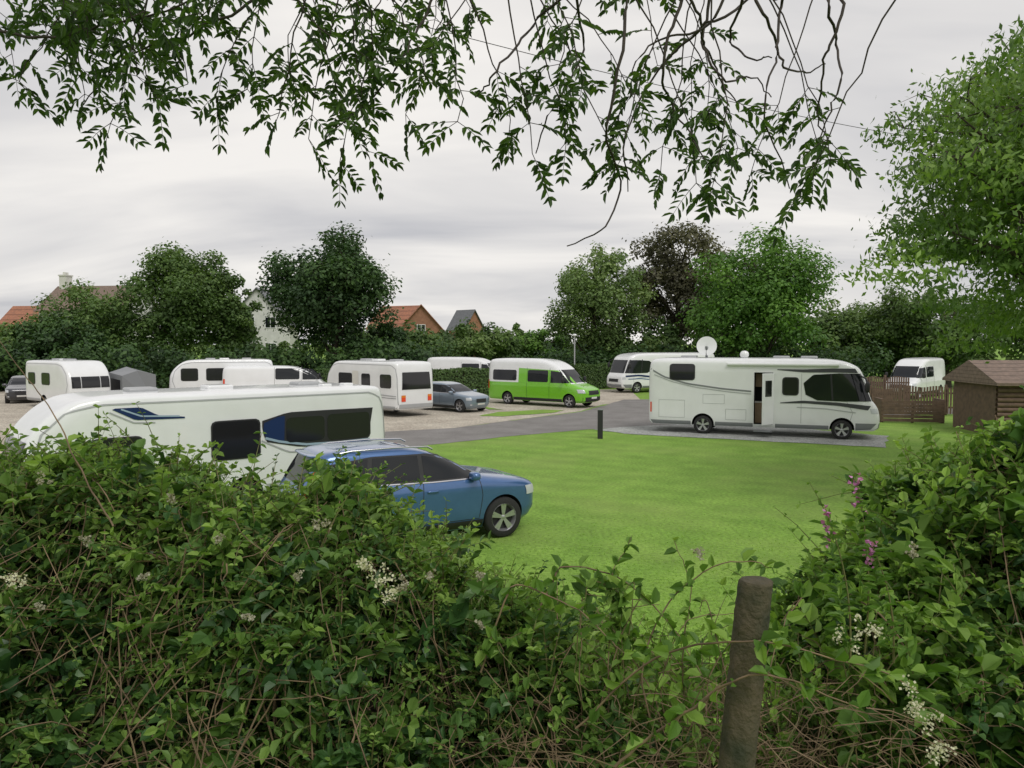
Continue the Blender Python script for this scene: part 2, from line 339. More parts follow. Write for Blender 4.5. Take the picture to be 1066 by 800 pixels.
tree('broadleaf_tree','mid green tree at the end of the tree row',at(880,68),68,8.0,4.0,1.0,L['pale'],9000,.32,50,29)
tree('broadleaf_tree','darker green tree behind the picket fence',at(925,64),64,8.6,3.8,1.0,L['mid'],9000,.32,50,30)
tree('broadleaf_tree','green tree behind the parked white van',at(985,60),60,8.5,4.5,1.0,L['mid'],9000,.32,50,31)
tree('broadleaf_tree','tiny round tree far off on the horizon',at(541,170),170,8.7,2.6,3.0,L['mid'],2500,.5,20,32)
tree('broadleaf_tree','low green tree beside the driveway',at(5,62),62,5.0,4.0,.5,L['mid'],7000,.32,40,33)
tree('broadleaf_tree','low green tree at the end of the hedge line',at(490,74),74,5.2,3.0,.5,L['pale'],5000,.32,30,34)
tree('broadleaf_tree','dark low tree under the brick houses',at(440,72),72,5.4,3.2,.5,L['mid'],6000,.32,34,38)
tree('broadleaf_tree','light green low tree near the lamp',at(565,78),78,5.2,3.0,.5,L['bright'],5000,.32,30,35)
tree('ash_tree','tall light green tree with airy drooping leafy branches',11.2,15.2,10.6,4.4,2.6,L['near'],40000,.16,190,36,trunk_r=.2,droop=.6,hollow=.55,top=.4,flat=.42,crs=(.11,.27),nlimb=90,stray=.12,lx=.3)
tree('ash_tree','second light green tree rising behind the first',15.2,19,13.5,5.0,2.4,L['near'],34000,.19,130,37,trunk_r=.22,droop=.6,hollow=.5,flat=.5,nlimb=50,stray=.08,top=.4)
def belt(name,label,pts,width,lm,n,ls,seed):
    global R
    R=np.random.default_rng(seed)
    pts=np.array(pts,float); m=260
    s=R.uniform(0,len(pts)-1,m); i=s.astype(int); f=(s-i)[:,None]
    Q=pts[i]*(1-f)+pts[np.minimum(i+1,len(pts)-1)]*f
    C=Q.copy(); C[:,0]+=R.normal(size=m)*.8; C[:,1]+=R.uniform(-width,width,m)
    hh=Q[:,2]*R.uniform(.75,1.1,m); cr_=R.uniform(.7,1.5,m)
    lev=R.uniform(0,1,m)**.6; C[:,2]=np.maximum(hh*lev-cr_*.6,.3)
    idx=R.integers(0,m,n); dd=rand3(n); dd[:,1]=-np.abs(dd[:,1])*.9; 
    P=C[idx]+dd*(cr_[idx]*R.uniform(.6,1.05,n))[:,None]; P[:,2]=np.maximum(P[:,2],.05)
    Nn=nn(dd+UP*.5+R.normal(size=(n,3))*.5); sz=ls*R.uniform(.6,1.3,n)
    V,F=leaves4(P,nn(np.cross(Nn,rand3(n))),Nn,sz,sz*.7)
    tt=np.clip(R.uniform(0,.75,m)[idx]+R.uniform(-.1,.3,n),0,1)
    o=np_mesh(name,V,F,lm,tint=np.repeat(tt,4)); o['kind']='stuff'; thing(o,label,cat='shrubbery'); return o
belt('shrub_belt','band of mixed green shrubs along the far boundary',[(-75,80,5.0),(-50,78,5),(-30,76,4.6),(-14,76,5.2),(-2,78,5.3),(8,80,5.4)],2.5,L['mid'],50000,.42,41)
belt('shrub_belt','band of tall green bushes behind the parked motorhome',[(6,70,5.5),(18,68,5.2),(30,66,6.2),(44,60,7.5),(60,52,8)],2.5,L['mid'],40000,.4,42)
belt('shrub_belt','dark shrubs under the trees beside the left driveway',[(-42,56,3.2),(-32,57,3.5),(-22,58,3.0),(-12,60,3.6),(-6,62,3.6)],1.5,L['dark'],34000,.33,43)
belt('shrub_belt','dark bushes below the trees beyond the road',[(2,64,2.9),(10,63,3.2),(18,60,3.0),(26,56,3.4)],1.5,L['dark'],24000,.3,44)
def trimmed(label,p0,p1,h,t,seed):
    global R
    R=np.random.default_rng(seed)
    p0=np.array(p0,float);p1=np.array(p1,float); Ld=np.linalg.norm(p1-p0); d=(p1-p0)/Ld
    yaw=math.atan2(d[1],d[0]); root=empty('trimmed_hedge',(*((p0+p1)/2),0),yaw); thing(root,label,'hedge','neatly trimmed hedges around the pitches')
    box('shade_core',(-Ld/2+.1,Ld/2-.1,-t/2+.1,t/2-.1,0,h-.12),M['core_shade'],root)  # solid dark filler, coloured as the shade behind the leaves
    n=int(Ld*h*900); u=R.uniform(-Ld/2,Ld/2,n); c=R.integers(0,3,n)
    P=np.zeros((n,3)); P[:,0]=u
    P[:,1]=np.where(c==0,-t/2,np.where(c==1,t/2,R.uniform(-t/2,t/2,n))); P[:,2]=np.where(c<2,R.uniform(0,h,n),h)
    e=R.uniform(0,1,n)<.06; P[e,0]=np.sign(P[e,0])*Ld/2; P[e,1]=R.uniform(-t/2,t/2,e.sum()); P[e,2]=R.uniform(0,h,e.sum())
    P+=R.normal(size=(n,3))*.05; P[:,2]+=.05*np.sin(P[:,0]*2)
    Nn=nn(np.stack([R.normal(size=n)*.4,np.where(c==0,-1,np.where(c==1,1,0))+R.normal(size=n)*.4,np.where(c==2,1,.4)+R.normal(size=n)*.3],1))
    V,F=leaves4(P,nn(np.cross(Nn,rand3(n))),Nn,R.uniform(.1,.2,n),R.uniform(.08,.14,n))
    np_mesh('leaves',V,F,L['mid'],root,tint=np.repeat(R.uniform(0,.6,n),4))
trimmed('square trimmed green hedge beside the white caravan',(-6.4,50),(-1.4,51),1.75,1.2,51)
trimmed('low trimmed hedge running behind the green van',(4.6,58),(9.2,61),1.8,1.2,52)
trimmed('low trimmed hedge behind the caravans',(-20,53),(-8,52),1.6,1.0,53)
# ------------------------------------------------------------------ houses
def house(label,x,y,yaw,w,d,eave,ridge,wall,roof,wins=(),chim=None,name='house'):
    root=empty(name,(x,y,0),yaw); thing(root,label,'house')
    V=[(-w/2,-d/2,0),(w/2,-d/2,0),(w/2,d/2,0),(-w/2,d/2,0),(-w/2,-d/2,eave),(w/2,-d/2,eave),(w/2,d/2,eave),(-w/2,d/2,eave),(0,-d/2,ridge),(0,d/2,ridge)]
    F=[(0,1,5,8,4),(1,2,6,5),(2,3,7,9,6),(3,0,4,7),(4,8,9,7),(8,5,6,9)]
    py_mesh('wall',V,F,wall,root)
    o=.35; s=(ridge-eave)/(w/2); e=eave-o*s; t=.14
    rv=[];rf=[]
    for sg in (-1,1):
        n=len(rv)
        rv+=[(sg*(w/2+o),-d/2-o,e+.02),(0,-d/2-o,ridge+.02),(0,d/2+o,ridge+.02),(sg*(w/2+o),d/2+o,e+.02),(sg*(w/2+o),-d/2-o,e+t+.02),(0,-d/2-o,ridge+t+.02),(0,d/2+o,ridge+t+.02),(sg*(w/2+o),d/2+o,e+t+.02)]
        rf+=[tuple(n+i for i in q) for q in [(0,1,2,3),(4,5,6,7),(0,1,5,4),(2,3,7,6),(0,3,7,4)]]
    ro=py_mesh('roof',rv,rf,roof,root)
    if chim:
        for cx,cy in chim:
            multi_boxes('chimney',[(cx-.5,cx+.5,cy-.45,cy+.45,ridge-1.5,ridge+1.3),(cx-.58,cx+.58,cy-.53,cy+.53,ridge+1.3,ridge+1.45),(cx-.3,cx-.05,cy-.12,cy+.12,ridge+1.45,ridge+1.75),(cx+.08,cx+.33,cy-.12,cy+.12,ridge+1.45,ridge+1.75)],M['cream'] if wall is M['render'] else wall,ro)
    for (wx,wz,ww,wh) in wins:
        wi=empty('window',(wx,-d/2,wz),0,root)
        box('glass',(-ww/2,ww/2,-.03,.02,0,wh),M['glass'],wi)
        multi_boxes('frame',[(-ww/2-.07,-ww/2,-.06,.02,-.07,wh+.07),(ww/2,ww/2+.07,-.06,.02,-.07,wh+.07),(-ww/2,ww/2,-.06,.02,wh,wh+.07),(-ww/2,ww/2,-.06,.02,-.07,0),(-.03,.03,-.055,-.031,0,wh)],M['white'],wi)
house('white rendered gable house with slate roof',-31.0,95,math.radians(10),7.4,10,5.8,10.0,M['render'],M['slate'],[(-.9,5.4,1.1,1.2),(1.5,5.4,1.1,1.2),(-.9,2.2,1.2,1.3),(1.5,2.2,1.2,1.3)])
house('brick house with orange tiled roof',-16.3,112,math.radians(65),7,6.5,5.8,8.9,M['brick'],M['tile'],[(0,5,1.2,1.2)])
house('small brick gable house with orange tiles',-12.9,106,math.radians(10),6,9,5.2,8.6,M['brick'],M['tile'],[(0,4.9,1,1.1)])
house('distant house with dark slate roof',-8.0,132,math.radians(45),4.2,4.2,6.2,9.2,M['brick'],M['slate'])
house('low brick house with orange tiled roof',-57.5,92,math.radians(80),7,5.5,4.8,7.9,M['render'],M['tile'])
house('old brown roofed house with pale chimney',-47.5,88,math.radians(82),7,10,7.3,10.0,M['render'],M['browntile'],(),[(0,4.3)])
sh=empty('wooden_shed',(21.6,29.8,0),math.radians(-6)); thing(sh,'dark brown log walled shed with shallow tiled roof','shed')
box('wall',(-3.2,3.2,-1.8,1.8,0,2.05),M['wood'],sh)
# rounded log cladding
pl=[];rl=[]
for i in range(11): pl.append([(-3.3,-1.82,.1+i*.185),(0,-1.82,.1+i*.185),(3.3,-1.82,.1+i*.185)]); rl.append([.095]*3)
V,F=tube_np(np.array(pl),np.array(rl),10); np_mesh('cladding',V,F,M['wood'],sh,smooth=True)
py_mesh('roof',[(-3.5,-2.2,2.05),(3.6,-2.2,2.05),(3.6,0,2.85),(-3.5,0,2.85),(3.6,2.2,2.05),(-3.5,2.2,2.05),(-3.5,-2.2,1.95),(3.6,-2.2,1.95),(3.6,2.2,1.95),(-3.5,2.2,1.95)],[(0,1,2,3),(3,2,4,5),(0,6,7,1),(5,4,8,9),(0,3,5,9,6),(1,7,8,4,2),(6,9,8,7)],M['browntile'],sh)
def fence(label,p0,p1,h,m,gap=.13):
    p0=np.array(p0);p1=np.array(p1);d=p1-p0;Ld=np.linalg.norm(d)
    root=empty('picket_fence',(*p0,0),math.atan2(d[1],d[0])); thing(root,label,'fence','fences by the parked van')
    pk=[(x,x+.09,-.02,.0,.08,h+(.04*math.sin(x*5))) for x in np.arange(0,Ld,gap)]
    multi_boxes('pickets',pk,m,root)
    box('rail',(0,Ld,.002,.05,.35,.43),m,root); box('rail',(0,Ld,.002,.05,h-.35,h-.27),m,root)
    for x in np.arange(0,Ld,2.): box('post',(x,x+.11,.051,.15,0,h+.1),m,root)
fence('dark brown picket fence beside the grass',(13.4,37.2),(18.9,36.6),1.35,M['wood'],.11)
fence('taller brown picket fence returning behind the shed',(14.2,41.5),(21.5,41),1.7,M['wood'],.12)
fence('pale weathered picket fence beside the van',(19.2,37.5),(22.5,36.6),1.4,M['wood'],.13)
box_=empty('timber_bin_store',(17.8,34.0,0),math.radians(-10)); thing(box_,'low brown timber bin store on the grass','bin store')
multi_boxes('wall',[(-1.3,1.3,-.6,-.57,.05+i*.16,.05+i*.16+.14) for i in range(6)]+[(-1.3,-1.2,-.56,.5,0,1.05),(1.2,1.3,-.56,.5,0,1.05),(-.05,.05,-.565,-.5,0,1.0)],M['wood'],box_)
# ------------------------------------------------------------------ vehicles
def pchip(xk,yk,x):
    xk=np.array(xk,float);yk=np.array(yk,float);h=np.diff(xk);dl=np.diff(yk)/h
    d=np.zeros(len(xk)); 
    for i in range(1,len(xk)-1):
        if dl[i-1]*dl[i]>0:
            w1=2*h[i]+h[i-1];w2=h[i]+2*h[i-1]; d[i]=(w1+w2)/(w1/dl[i-1]+w2/dl[i])
    d[0]=dl[0];d[-1]=dl[-1]
    x=np.asarray(x,float); i=np.clip(np.searchsorted(xk,x)-1,0,len(h)-1); t=(x-xk[i])/h[i]
    return yk[i]*(1+2*t)*(1-t)**2+d[i]*h[i]*t*(1-t)**2+yk[i+1]*t*t*(3-2*t)+d[i+1]*h[i]*t*t*(t-1)
class Veh:
    def __init__(s,name,label,cat,x,y,yaw,table,n=5,group=None):
        s.root=empty(name,(x,y,0),yaw); thing(s.root,label,cat,group)
        t=np.array(table,float); s.z,s.xr,s.xf,s.w=t.T; s.n=n
    def p(s,z):
        return pchip(s.z,s.xr,z),pchip(s.z,s.xf,z),pchip(s.z,s.w,z)
    def hw(s,x,z):
        xr,xf,w=s.p(z); c=(xr+xf)/2;a=(xf-xr)/2; t=np.clip(np.abs(x-c)/a,0,.9995)
        return w*(1-t**s.n)**(1/s.n)
    def ex(s,y,z,sg):
        xr,xf,w=s.p(z); c=(xr+xf)/2;a=(xf-xr)/2; t=np.clip(np.abs(y)/w,0,.9995)
        return c+sg*a*(1-t**s.n)**(1/s.n)
    def ring(s,th,z,off=0):
        xr,xf,w=s.p(z); c=(xr+xf)/2;a=(xf-xr)/2
        cs,sn=np.cos(th),np.sin(th); e=2/s.n
        return np.stack([c+(a+off)*np.sign(cs)*np.abs(cs)**e,(w+off)*np.sign(sn)*np.abs(sn)**e,z+0*th],-1)
    def body(s,m,name='body',z0=None,z1=None,K=60,Mr=96,wheels=(),wr=.4,cuts=()):
        z0=s.z[0] if z0 is None else z0; z1=s.z[-1] if z1 is None else z1
        zz=np.unique(np.concatenate([np.linspace(z0,z1,K),s.z[(s.z>=z0)&(s.z<=z1)]]))
        th=np.linspace(0,2*np.pi,Mr,endpoint=False)+np.pi/Mr
        V=np.concatenate([s.ring(th,np.full(Mr,z)) for z in zz]); k=len(zz)
        i=np.arange(k-1)[:,None]*Mr; q=np.arange(Mr)[None]; q2=(q+1)%Mr
        F=[tuple(f) for f in np.stack([i+q,i+q2,i+Mr+q2,i+Mr+q],-1).reshape(-1,4)]
        F.append(tuple(range(Mr))[::-1]); F.append(tuple(range((k-1)*Mr,k*Mr)))
        o=py_mesh(name,V,F,m,s.root); me=o.data; me.materials.append(M['hole'])
        if len(wheels) or len(cuts):
            cut=[]
            for wx in wheels:
                for sg in (-1,1):
                    a=np.linspace(0,2*np.pi,32,endpoint=False); W=s.w.max()
                    y0,y1=sg*(W-.34),sg*(W+.3)
                    V=[(wx+wr*math.cos(t),y0,wr*.93+wr*math.sin(t)) for t in a]+[(wx+wr*math.cos(t),y1,wr*.93+wr*math.sin(t)) for t in a]
                    F=[(j,(j+1)%32,32+(j+1)%32,32+j) for j in range(32)]+[tuple(range(32))[::-1],tuple(range(32,64))]
                    cut.append(py_mesh('tmp_cut',V,F,M['hole']))
            for c in cuts: cut.append(box('tmp_cut',c,M['hole']))
            for c in cut:
                import bmesh
                bm=bmesh.new(); bm.from_mesh(c.data); bmesh.ops.recalc_face_normals(bm,faces=bm.faces); bm.to_mesh(c.data); bm.free()
                md=o.modifiers.new('b','BOOLEAN'); md.operation='DIFFERENCE'; md.object=c; md.solver='EXACT'
                o.parent=None; 
            bpy.context.view_layer.update()
            dg=bpy.context.evaluated_depsgraph_get()
            nm=bpy.data.meshes.new_from_object(o.evaluated_get(dg))
            o.modifiers.clear()
            if len(nm.polygons)>50: o.data=nm
            o.parent=s.root
            for c in cut: bpy.data.objects.remove(c)
            me=o.data
            if len(me.materials)<2: me.materials.append(M['hole'])
            for p in me.polygons:
                cx,cy,cz=p.center; ins=abs(cy)<s.hw(cx,min(max(cz,s.z[0]),s.z[-1]))-.012
                hit=False
                for wx in wheels:
                    if math.hypot(cx-wx,cz-wr*.93)<wr+.005 and ins: hit=True
                for c in cuts:
                    if c[0]-.01<cx<c[1]+.01 and c[4]-.01<cz<c[5]+.01 and ins and (c[2]-.01<cy<c[3]+.01): hit=True
                p.material_index=1 if hit else 0
        me.polygons.foreach_set('use_smooth',[True]*len(me.polygons)); me.set_sharp_from_angle(angle=math.radians(38))
        s.bodyo=o; return o
    def side(s,name,B,T,m,sg,off=.008,nu=16,nv=6,parent=None,label=None):
        B=np.array(B,float);T=np.array(T,float)
        def ev(Pk,u):
            d=np.concatenate([[0],np.cumsum(np.linalg.norm(np.diff(Pk,axis=0),axis=1))]); d/=d[-1]
            return np.stack([np.interp(u,d,Pk[:,0]),np.interp(u,d,Pk[:,1])],-1)
        u=np.linspace(0,1,nu+1); b=ev(B,u); t=ev(T,u); v=np.linspace(0,1,nv+1)[:,None,None]
        G=b[None]*(1-v)+t[None]*v
        x=G[...,0];z=G[...,1]; y=sg*(s.hw(x,z)+off)
        V=np.stack([x,y,z],-1).reshape(-1,3)
        i=np.arange(nv)[:,None]*(nu+1)+np.arange(nu)[None]; F=np.stack([i,i+1,i+nu+2,i+nu+1],-1).reshape(-1,4)
        if sg>0: F=F[:,::-1]
        o=py_mesh(name,V,F,m,parent or s.root,smooth=True)
        if label:o['label']=label
        return o
    def rect(s,name,x0,x1,z0,z1,m,sg,off=.008,r=.06,**k):
        c=[(x0,z0+r),(x0+r*.3,z0+r*.3),(x0+r,z0),(x1-r,z0),(x1-r*.3,z0+r*.3),(x1,z0+r)]
        t=[(x0,z1-r),(x0+r*.3,z1-r*.3),(x0+r,z1),(x1-r,z1),(x1-r*.3,z1-r*.3),(x1,z1-r)]
        return s.side(name,c,t,m,sg,off,**k)
    def line(s,name,P,wd,m,sg,off=.005,parent=None,nu=24):
        P=np.array(P,float); T=nn(np.gradient(P,axis=0)); Nn=np.stack([-T[:,1],T[:,0]],-1)*wd/2
        return s.side(name,P-Nn,P+Nn,m,sg,off,nu=nu,nv=1,parent=parent)
    def end(s,name,y0,y1,z0,z1,m,sg,off=.008,parent=None,taper=0,nu=14,nv=8):
        u=np.linspace(0,1,nu+1)[None];v=np.linspace(0,1,nv+1)[:,None]
        z=z0+(z1-z0)*v+0*u; k=1-taper*v; yc=(y0+y1)/2; y=yc+(y0+(y1-y0)*u-yc)*k
        x=s.ex(y,z,sg)+sg*off
        V=np.stack([x,y,z],-1).reshape(-1,3)
        i=np.arange(nv)[:,None]*(nu+1)+np.arange(nu)[None]; F=np.stack([i,i+1,i+nu+2,i+nu+1],-1).reshape(-1,4)
        return py_mesh(name,V,F,m,parent or s.root,smooth=True)
    def corner(s,name,t0,t1,z0,z1,m,off=.01,slant=0,parent=None):
        nu,nv=12,10
        u=np.linspace(0,1,nu+1)[None];v=np.linspace(0,1,nv+1)[:,None]
        th=np.radians(t0+(t1-t0)*u)+np.radians(slant)*v; z=z0+(z1-z0)*v+0*u
        V=s.ring(th+0*z,z,off).reshape(-1,3)
        i=np.arange(nv)[:,None]*(nu+1)+np.arange(nu)[None]; F=np.stack([i,i+1,i+nu+2,i+nu+1],-1).reshape(-1,4)
        return py_mesh(name,V,F,m,parent or s.root,smooth=True)
    def wheel(s,x,r,sides=(-1,1),rim=M['alloy'],wd=.22,inset=.0,W=None):
        W=W if W else s.w.max()
        for sg in sides:
            wl=empty('wheel',(x,sg*(W-wd/2-.015-inset),r),0,s.root)
            lathe('tyre',[(-wd/2,r*.68),(-wd/2,r*.9),(-wd/2*.75,r*.985),(0,r),(wd/2*.75,r*.985),(wd/2,r*.9),(wd/2,r*.68)],M['rubber'],wl)
            V=[];F=[]
            prof=[(wd/2*.9,r*.72),(wd/2*.98,r*.67),(wd/2*.5,r*.61),(wd/2*.0,r*.58)]
            lv,lf=lathe_vf(prof,28); V+=lv;F+=lf
            n=len(V); hv,hf=lathe_vf([(wd/2*.62,r*.14),(wd/2*.72,r*.1),(wd/2*.74,.001)],16); V+=hv;F+=[tuple(i+n for i in f) for f in hf]
            for kx in range(5):
                for dlt in (-.13,.13):
                    a=kx*2*math.pi/5+dlt+.3; a0=kx*2*math.pi/5+dlt*.6+.3
                    n=len(V); hw0,hw1=r*.06,r*.07
                    c0=np.array([math.cos(a0)*r*.1,math.sin(a0)*r*.1]); c1=np.array([math.cos(a)*r*.66,math.sin(a)*r*.66]); t=nn(c1-c0); pr=np.array([-t[1],t[0]])
                    for c,h_,yy in ((c0,hw0,.7),(c1,hw1,.8)):
                        for q,yo in ((-1,0),(1,0),(1,-.2),(-1,-.2)):
                            pt=c+pr*h_*q; V.append((pt[0],(yy+yo)*wd/2,pt[1]))
                    F+=[tuple(n+i for i in f) for f in [(0,1,5,4),(1,2,6,5),(3,0,4,7),(2,3,7,6)]]
            V=[(v[0],v[1]*sg,v[2]) for v in V]
            py_mesh('rim',V,F,rim,wl,smooth=True,angle=35)
            lv,lf=lathe_vf([(wd*.1,r*.6),(wd*.1,.001)],24); lv=[(v[0],v[1]*sg,v[2]) for v in lv]
            py_mesh('brake_disc',lv,lf,M['black'],wl)
def lathe_vf(prof,k):
    V=[];F=[]
    for (y,r) in prof:
        for j in range(k): a=2*math.pi*j/k; V.append((r*math.cos(a),y,r*math.sin(a)))
    for i in range(len(prof)-1):
        for j in range(k): F.append((i*k+j,i*k+(j+1)%k,(i+1)*k+(j+1)%k,(i+1)*k+j))
    return V,F
def lathe(name,prof,m,parent,k=32):
    V,F=lathe_vf(prof,k); return py_mesh(name,V,F,m,parent,smooth=True,angle=60)
def blob(name,c,r,m,parent,n=3.0):
    a=np.linspace(-np.pi/2,np.pi/2,9)[:,None];b=np.linspace(0,2*np.pi,17)[:-1][None]
    f=lambda t,e:np.sign(t)*np.abs(t)**e
    e=2/n
    V=np.stack([r[0]*f(np.cos(a),e)*f(np.cos(b),e),r[1]*f(np.cos(a),e)*f(np.sin(b),e),r[2]*f(np.sin(a),e)+0*b],-1).reshape(-1,3)+np.array(c)
    i=np.arange(8)[:,None]*16;q=np.arange(16)[None];q2=(q+1)%16
    F=np.stack([i+q,i+q2,i+16+q2,i+16+q],-1).reshape(-1,4)
    return py_mesh(name,V,F,m,parent,smooth=True)
def car(name,label,x,y,yaw,paint,Ls=1.0,Hs=1.0,Ws=1.0,rails=True,group=None,K=60):
    T=[(.22,-2.10,2.02,.80),(.35,-2.27,2.15,.90),(.55,-2.31,2.22,.935),(.75,-2.30,2.22,.945),(.88,-2.27,2.18,.948),(.96,-2.25,2.04,.942),(1.02,-2.23,1.74,.928),(1.075,-2.20,1.38,.908),(1.13,-2.16,1.06,.875),
       (1.36,-2.03,.60,.785),(1.50,-1.94,.28,.735),(1.60,-1.86,.0,.695),(1.655,-1.74,-.28,.62),(1.685,-1.5,-.5,.49),(1.70,-1.1,-.7,.25)]
    T=[(z*Hs,a*Ls,b*Ls,w_*Ws) for z,a,b,w_ in T]
    v=Veh(name,label,'car',x,y,yaw,T,6.5,group)
    wr=.40*max(Hs,.92)
    wf,wb=1.42*Ls,-1.36*Ls
    v.body(paint,wheels=(wf,wb),wr=wr,K=K)
    q=lambda P:[(a*Ls,b*Hs) for a,b in P]
    for sg in (-1,1):
        v.side('window_surround',q([(1.0,1.105),(0,1.105),(-1.1,1.14),(-1.88,1.23)]),q([(.38,1.475),(0,1.56),(-1.0,1.575),(-1.76,1.49)]),M['black'],sg,.006,nu=30)
        v.side('window',q([(.88,1.13),(-.10,1.135)]),q([(.36,1.445),(-.10,1.535)]),M['glass'],sg,.012)
        v.side('window',q([(-.18,1.135),(-1.05,1.17)]),q([(-.18,1.54),(-.98,1.55)]),M['glass'],sg,.012)
        v.side('window',q([(-1.13,1.175),(-1.78,1.25)]),q([(-1.06,1.545),(-1.69,1.485)]),M['glass'],sg,.012)
        v.line('window_trim',q([(1.0,1.10),(0,1.10),(-1.1,1.135),(-1.88,1.225)]),.018,M['chrome'],sg,.014)
        for P in ([(.93,1.08),(.98,.8),(.92,.42)],[(-.14,1.10),(-.16,.8),(-.16,.42)],[(-1.05,1.12),(-1.18,.85),(-.92,.62),(-.85,.42)]):
            v.line('door_seam',q(P),.012,M['black'],sg,.003)
        v.line('door_seam',q([(.93,.40),(-.85,.40)]),.012,M['black'],sg,.003)
        v.side('sill_cladding',q([(1.0,.24),(-.95,.24)]),q([(1.0,.38),(-.95,.38)]),M['black'],sg,.008)
        for hx in (.02,-.95):
            yy=float(v.hw(np.array(hx*Ls),np.array(.96*Hs)))
            blob('door_handle',(hx*Ls,sg*(yy+.015),.95*Hs),(.11,.025,.018),paint,v.root)
        blob('wing_mirror',(.80*Ls,sg*(.98*Ws),1.15*Hs),(.085,.13,.075),paint,v.root)
        blob('mirror_arm',(.80*Ls,sg*(.88*Ws),1.11*Hs),(.04,.08,.03),M['black'],v.root)
        if rails:
            tube('roof_rail',[(.15*Ls,sg*.62,1.61*Hs),(.05*Ls,sg*.63,1.665*Hs),(-.6*Ls,sg*.65,1.685*Hs),(-1.3*Ls,sg*.63,1.675*Hs),(-1.62*Ls,sg*.60,1.63*Hs)],.016,M['chrome'],v.root,caps=True)
        v.corner('headlight',sg*22,sg*52,.72*Hs,.88*Hs,M['lens']); v.corner('tail_light',sg*124,sg*152,.84*Hs,1.20*Hs,M['red']); v.corner('tail_light',sg*127,sg*144,1.205*Hs,1.56*Hs,M['red']); v.corner('fog_light',sg*20,sg*32,.42*Hs,.5*Hs,M['lens'])
    v.end('rear_window',-.60*Ws,.60*Ws,1.18*Hs,1.555*Hs,M['glass'],-1,.01,taper=.10)
    blob('rear_spoiler',(-1.86*Ls,0,1.61*Hs),(.13,.56*Ws,.018),paint,v.root)
    v.end('number_plate',-.27,.27,.82*Hs,.93*Hs,M['plate'],-1,.012)
    v.end('bumper',-.8*Ws,.8*Ws,.3*Hs,.48*Hs,M['black'],-1,.01)
    v.end('windscreen',-.66*Ws,.66*Ws,1.17*Hs,1.56*Hs,M['glass'],1,.01,taper=.12)
    v.end('grille',-.36,.36,.58*Hs,.80*Hs,M['black'],1,.01)
    v.end('number_plate',-.27,.27,.44*Hs,.54*Hs,M['plate_w'],1,.015)
    v.wheel(wf,.36*max(Hs,.92)); v.wheel(wb,.36*max(Hs,.92))
    return v
psi=math.radians(30)
f=np.array([math.cos(psi),math.sin(psi)]); l=np.array([-f[1],f[0]])
c=np.array([-.14,13.55])-1.42*f+.93*l
car('estate_car','blue metallic estate car with roof rails on the lawn',c[0],c[1],psi,M['blue'],Hs=1.03,K=80)
car('hatchback_car','small silver blue hatchback beside the white caravan',-3.1,39.9,math.radians(-40),M['silver'],.9,.88,.93,rails=False,K=40)
car('parked_car','dark parked car beside the far caravan',-29.6,46,math.radians(-60),M['darkcar'],.95,.92,.95,rails=False,K=40)
def caravan(label,x,y,yaw,Ln=6.9,H=2.66,K=50,windows=(),group='touring caravans on the pitches',rearwin=True,frontwin=True,paint=None):
    a=Ln/2; s=H/2.66; paint=paint or M['white']
    T=[(.36,-a+.06,a-.35,1.10),(.46,-a+.02,a-.12,1.145),(.9,-a,a,1.15),(1.5,-a+.01,a-.04,1.15),(1.95*s,-a+.04,a-.20,1.15),(2.25*s,-a+.07,a-.45,1.148),(2.46*s,-a+.11,a-.72,1.142),(2.56*s,-a+.16,a-.92,1.12),(2.61*s,-a+.25,a-1.15,1.06),(2.64*s,-a+.5,a-1.5,.9),(2.655*s,-a+.9,a-2.0,.55)]
    v=Veh('caravan',label,'caravan',x,y,yaw,T,14,group)
    v.body(paint,wheels=(-.25,),wr=.38,K=K,Mr=128)
    v.wheel(-.25,.32,inset=.05,W=1.15)
    for sg in (-1,1):
        v.side('skirt',[(-a+.15,.365),(-.7,.365)],[(-a+.1,.52),(-.7,.52)],M['lightgrey'],sg,.006)
        v.side('skirt',[(.2,.365),(a-.5,.365)],[(.2,.52),(a-.35,.52)],M['lightgrey'],sg,.006)
        v.line('awning_rail',[(a-.45,.6),(a-.2,1.3),(a-.34,1.95*s),(a-.75,2.36*s),(a-1.3,2.48*s),(-a+.5,2.48*s),(-a+.2,2.32*s),(-a+.11,1.9*s),(-a+.06,.6)],.03,M['lightgrey'],sg,.012,nu=60)
    for (x0,x1,z0,z1,sg) in windows:
        wi=v.rect('window',x0,x1,z0,z1,M['glass2'],sg,.022,r=.09)
        v.rect('window_seal',x0-.03,x1+.03,z0-.03,z1+.03,M['black'],sg,.014,r=.1,parent=wi)
    if rearwin: v.end('rear_window',-.75,.75,1.25,1.95,M['glass2'],-1,.02,taper=.05)
    if frontwin:
        for y0,y1 in ((-.98,-.52),(-.48,.48),(.52,.98)): v.end('front_window',y0,y1,1.15,1.75,M['glass2'],1,.02)
    for sg in (-1,1):
        for (z0,z1,mm) in ((.75,.95,'red'),(.95,1.05,'orange')): v.end('tail_light',sg*.78-.12,sg*.78+.12,z0,z1,M[mm],-1,.02)
    v.end('bumper',-1.0,1.0,.42,.62,M['lightgrey'],-1,.02)
    for xx in (-a+1.6,-.1,a-2.3):
        box('roof_light',(xx-.28,xx+.28,-.25,.25,H-.03,H+.07),M['lightgrey'] if xx!=-.1 else M['white'],v.root,bevel=.04)
    box('drawbar',(a-.2,a+1.0,-.04,.04,.38,.46),M['greytrim'],v.root)
    tube('jockey_wheel',[(a+.8,.08,.0),(a+.8,.08,.75)],.025,M['greytrim'],v.root)
    return v
A=np.array([-8.6,13.1]);B=np.array([-2.9,18.05]); ff=nn((A-B)[None])[0]; ll=np.array([-ff[1],ff[0]]); cc=(A+B)/2-ll*1.15
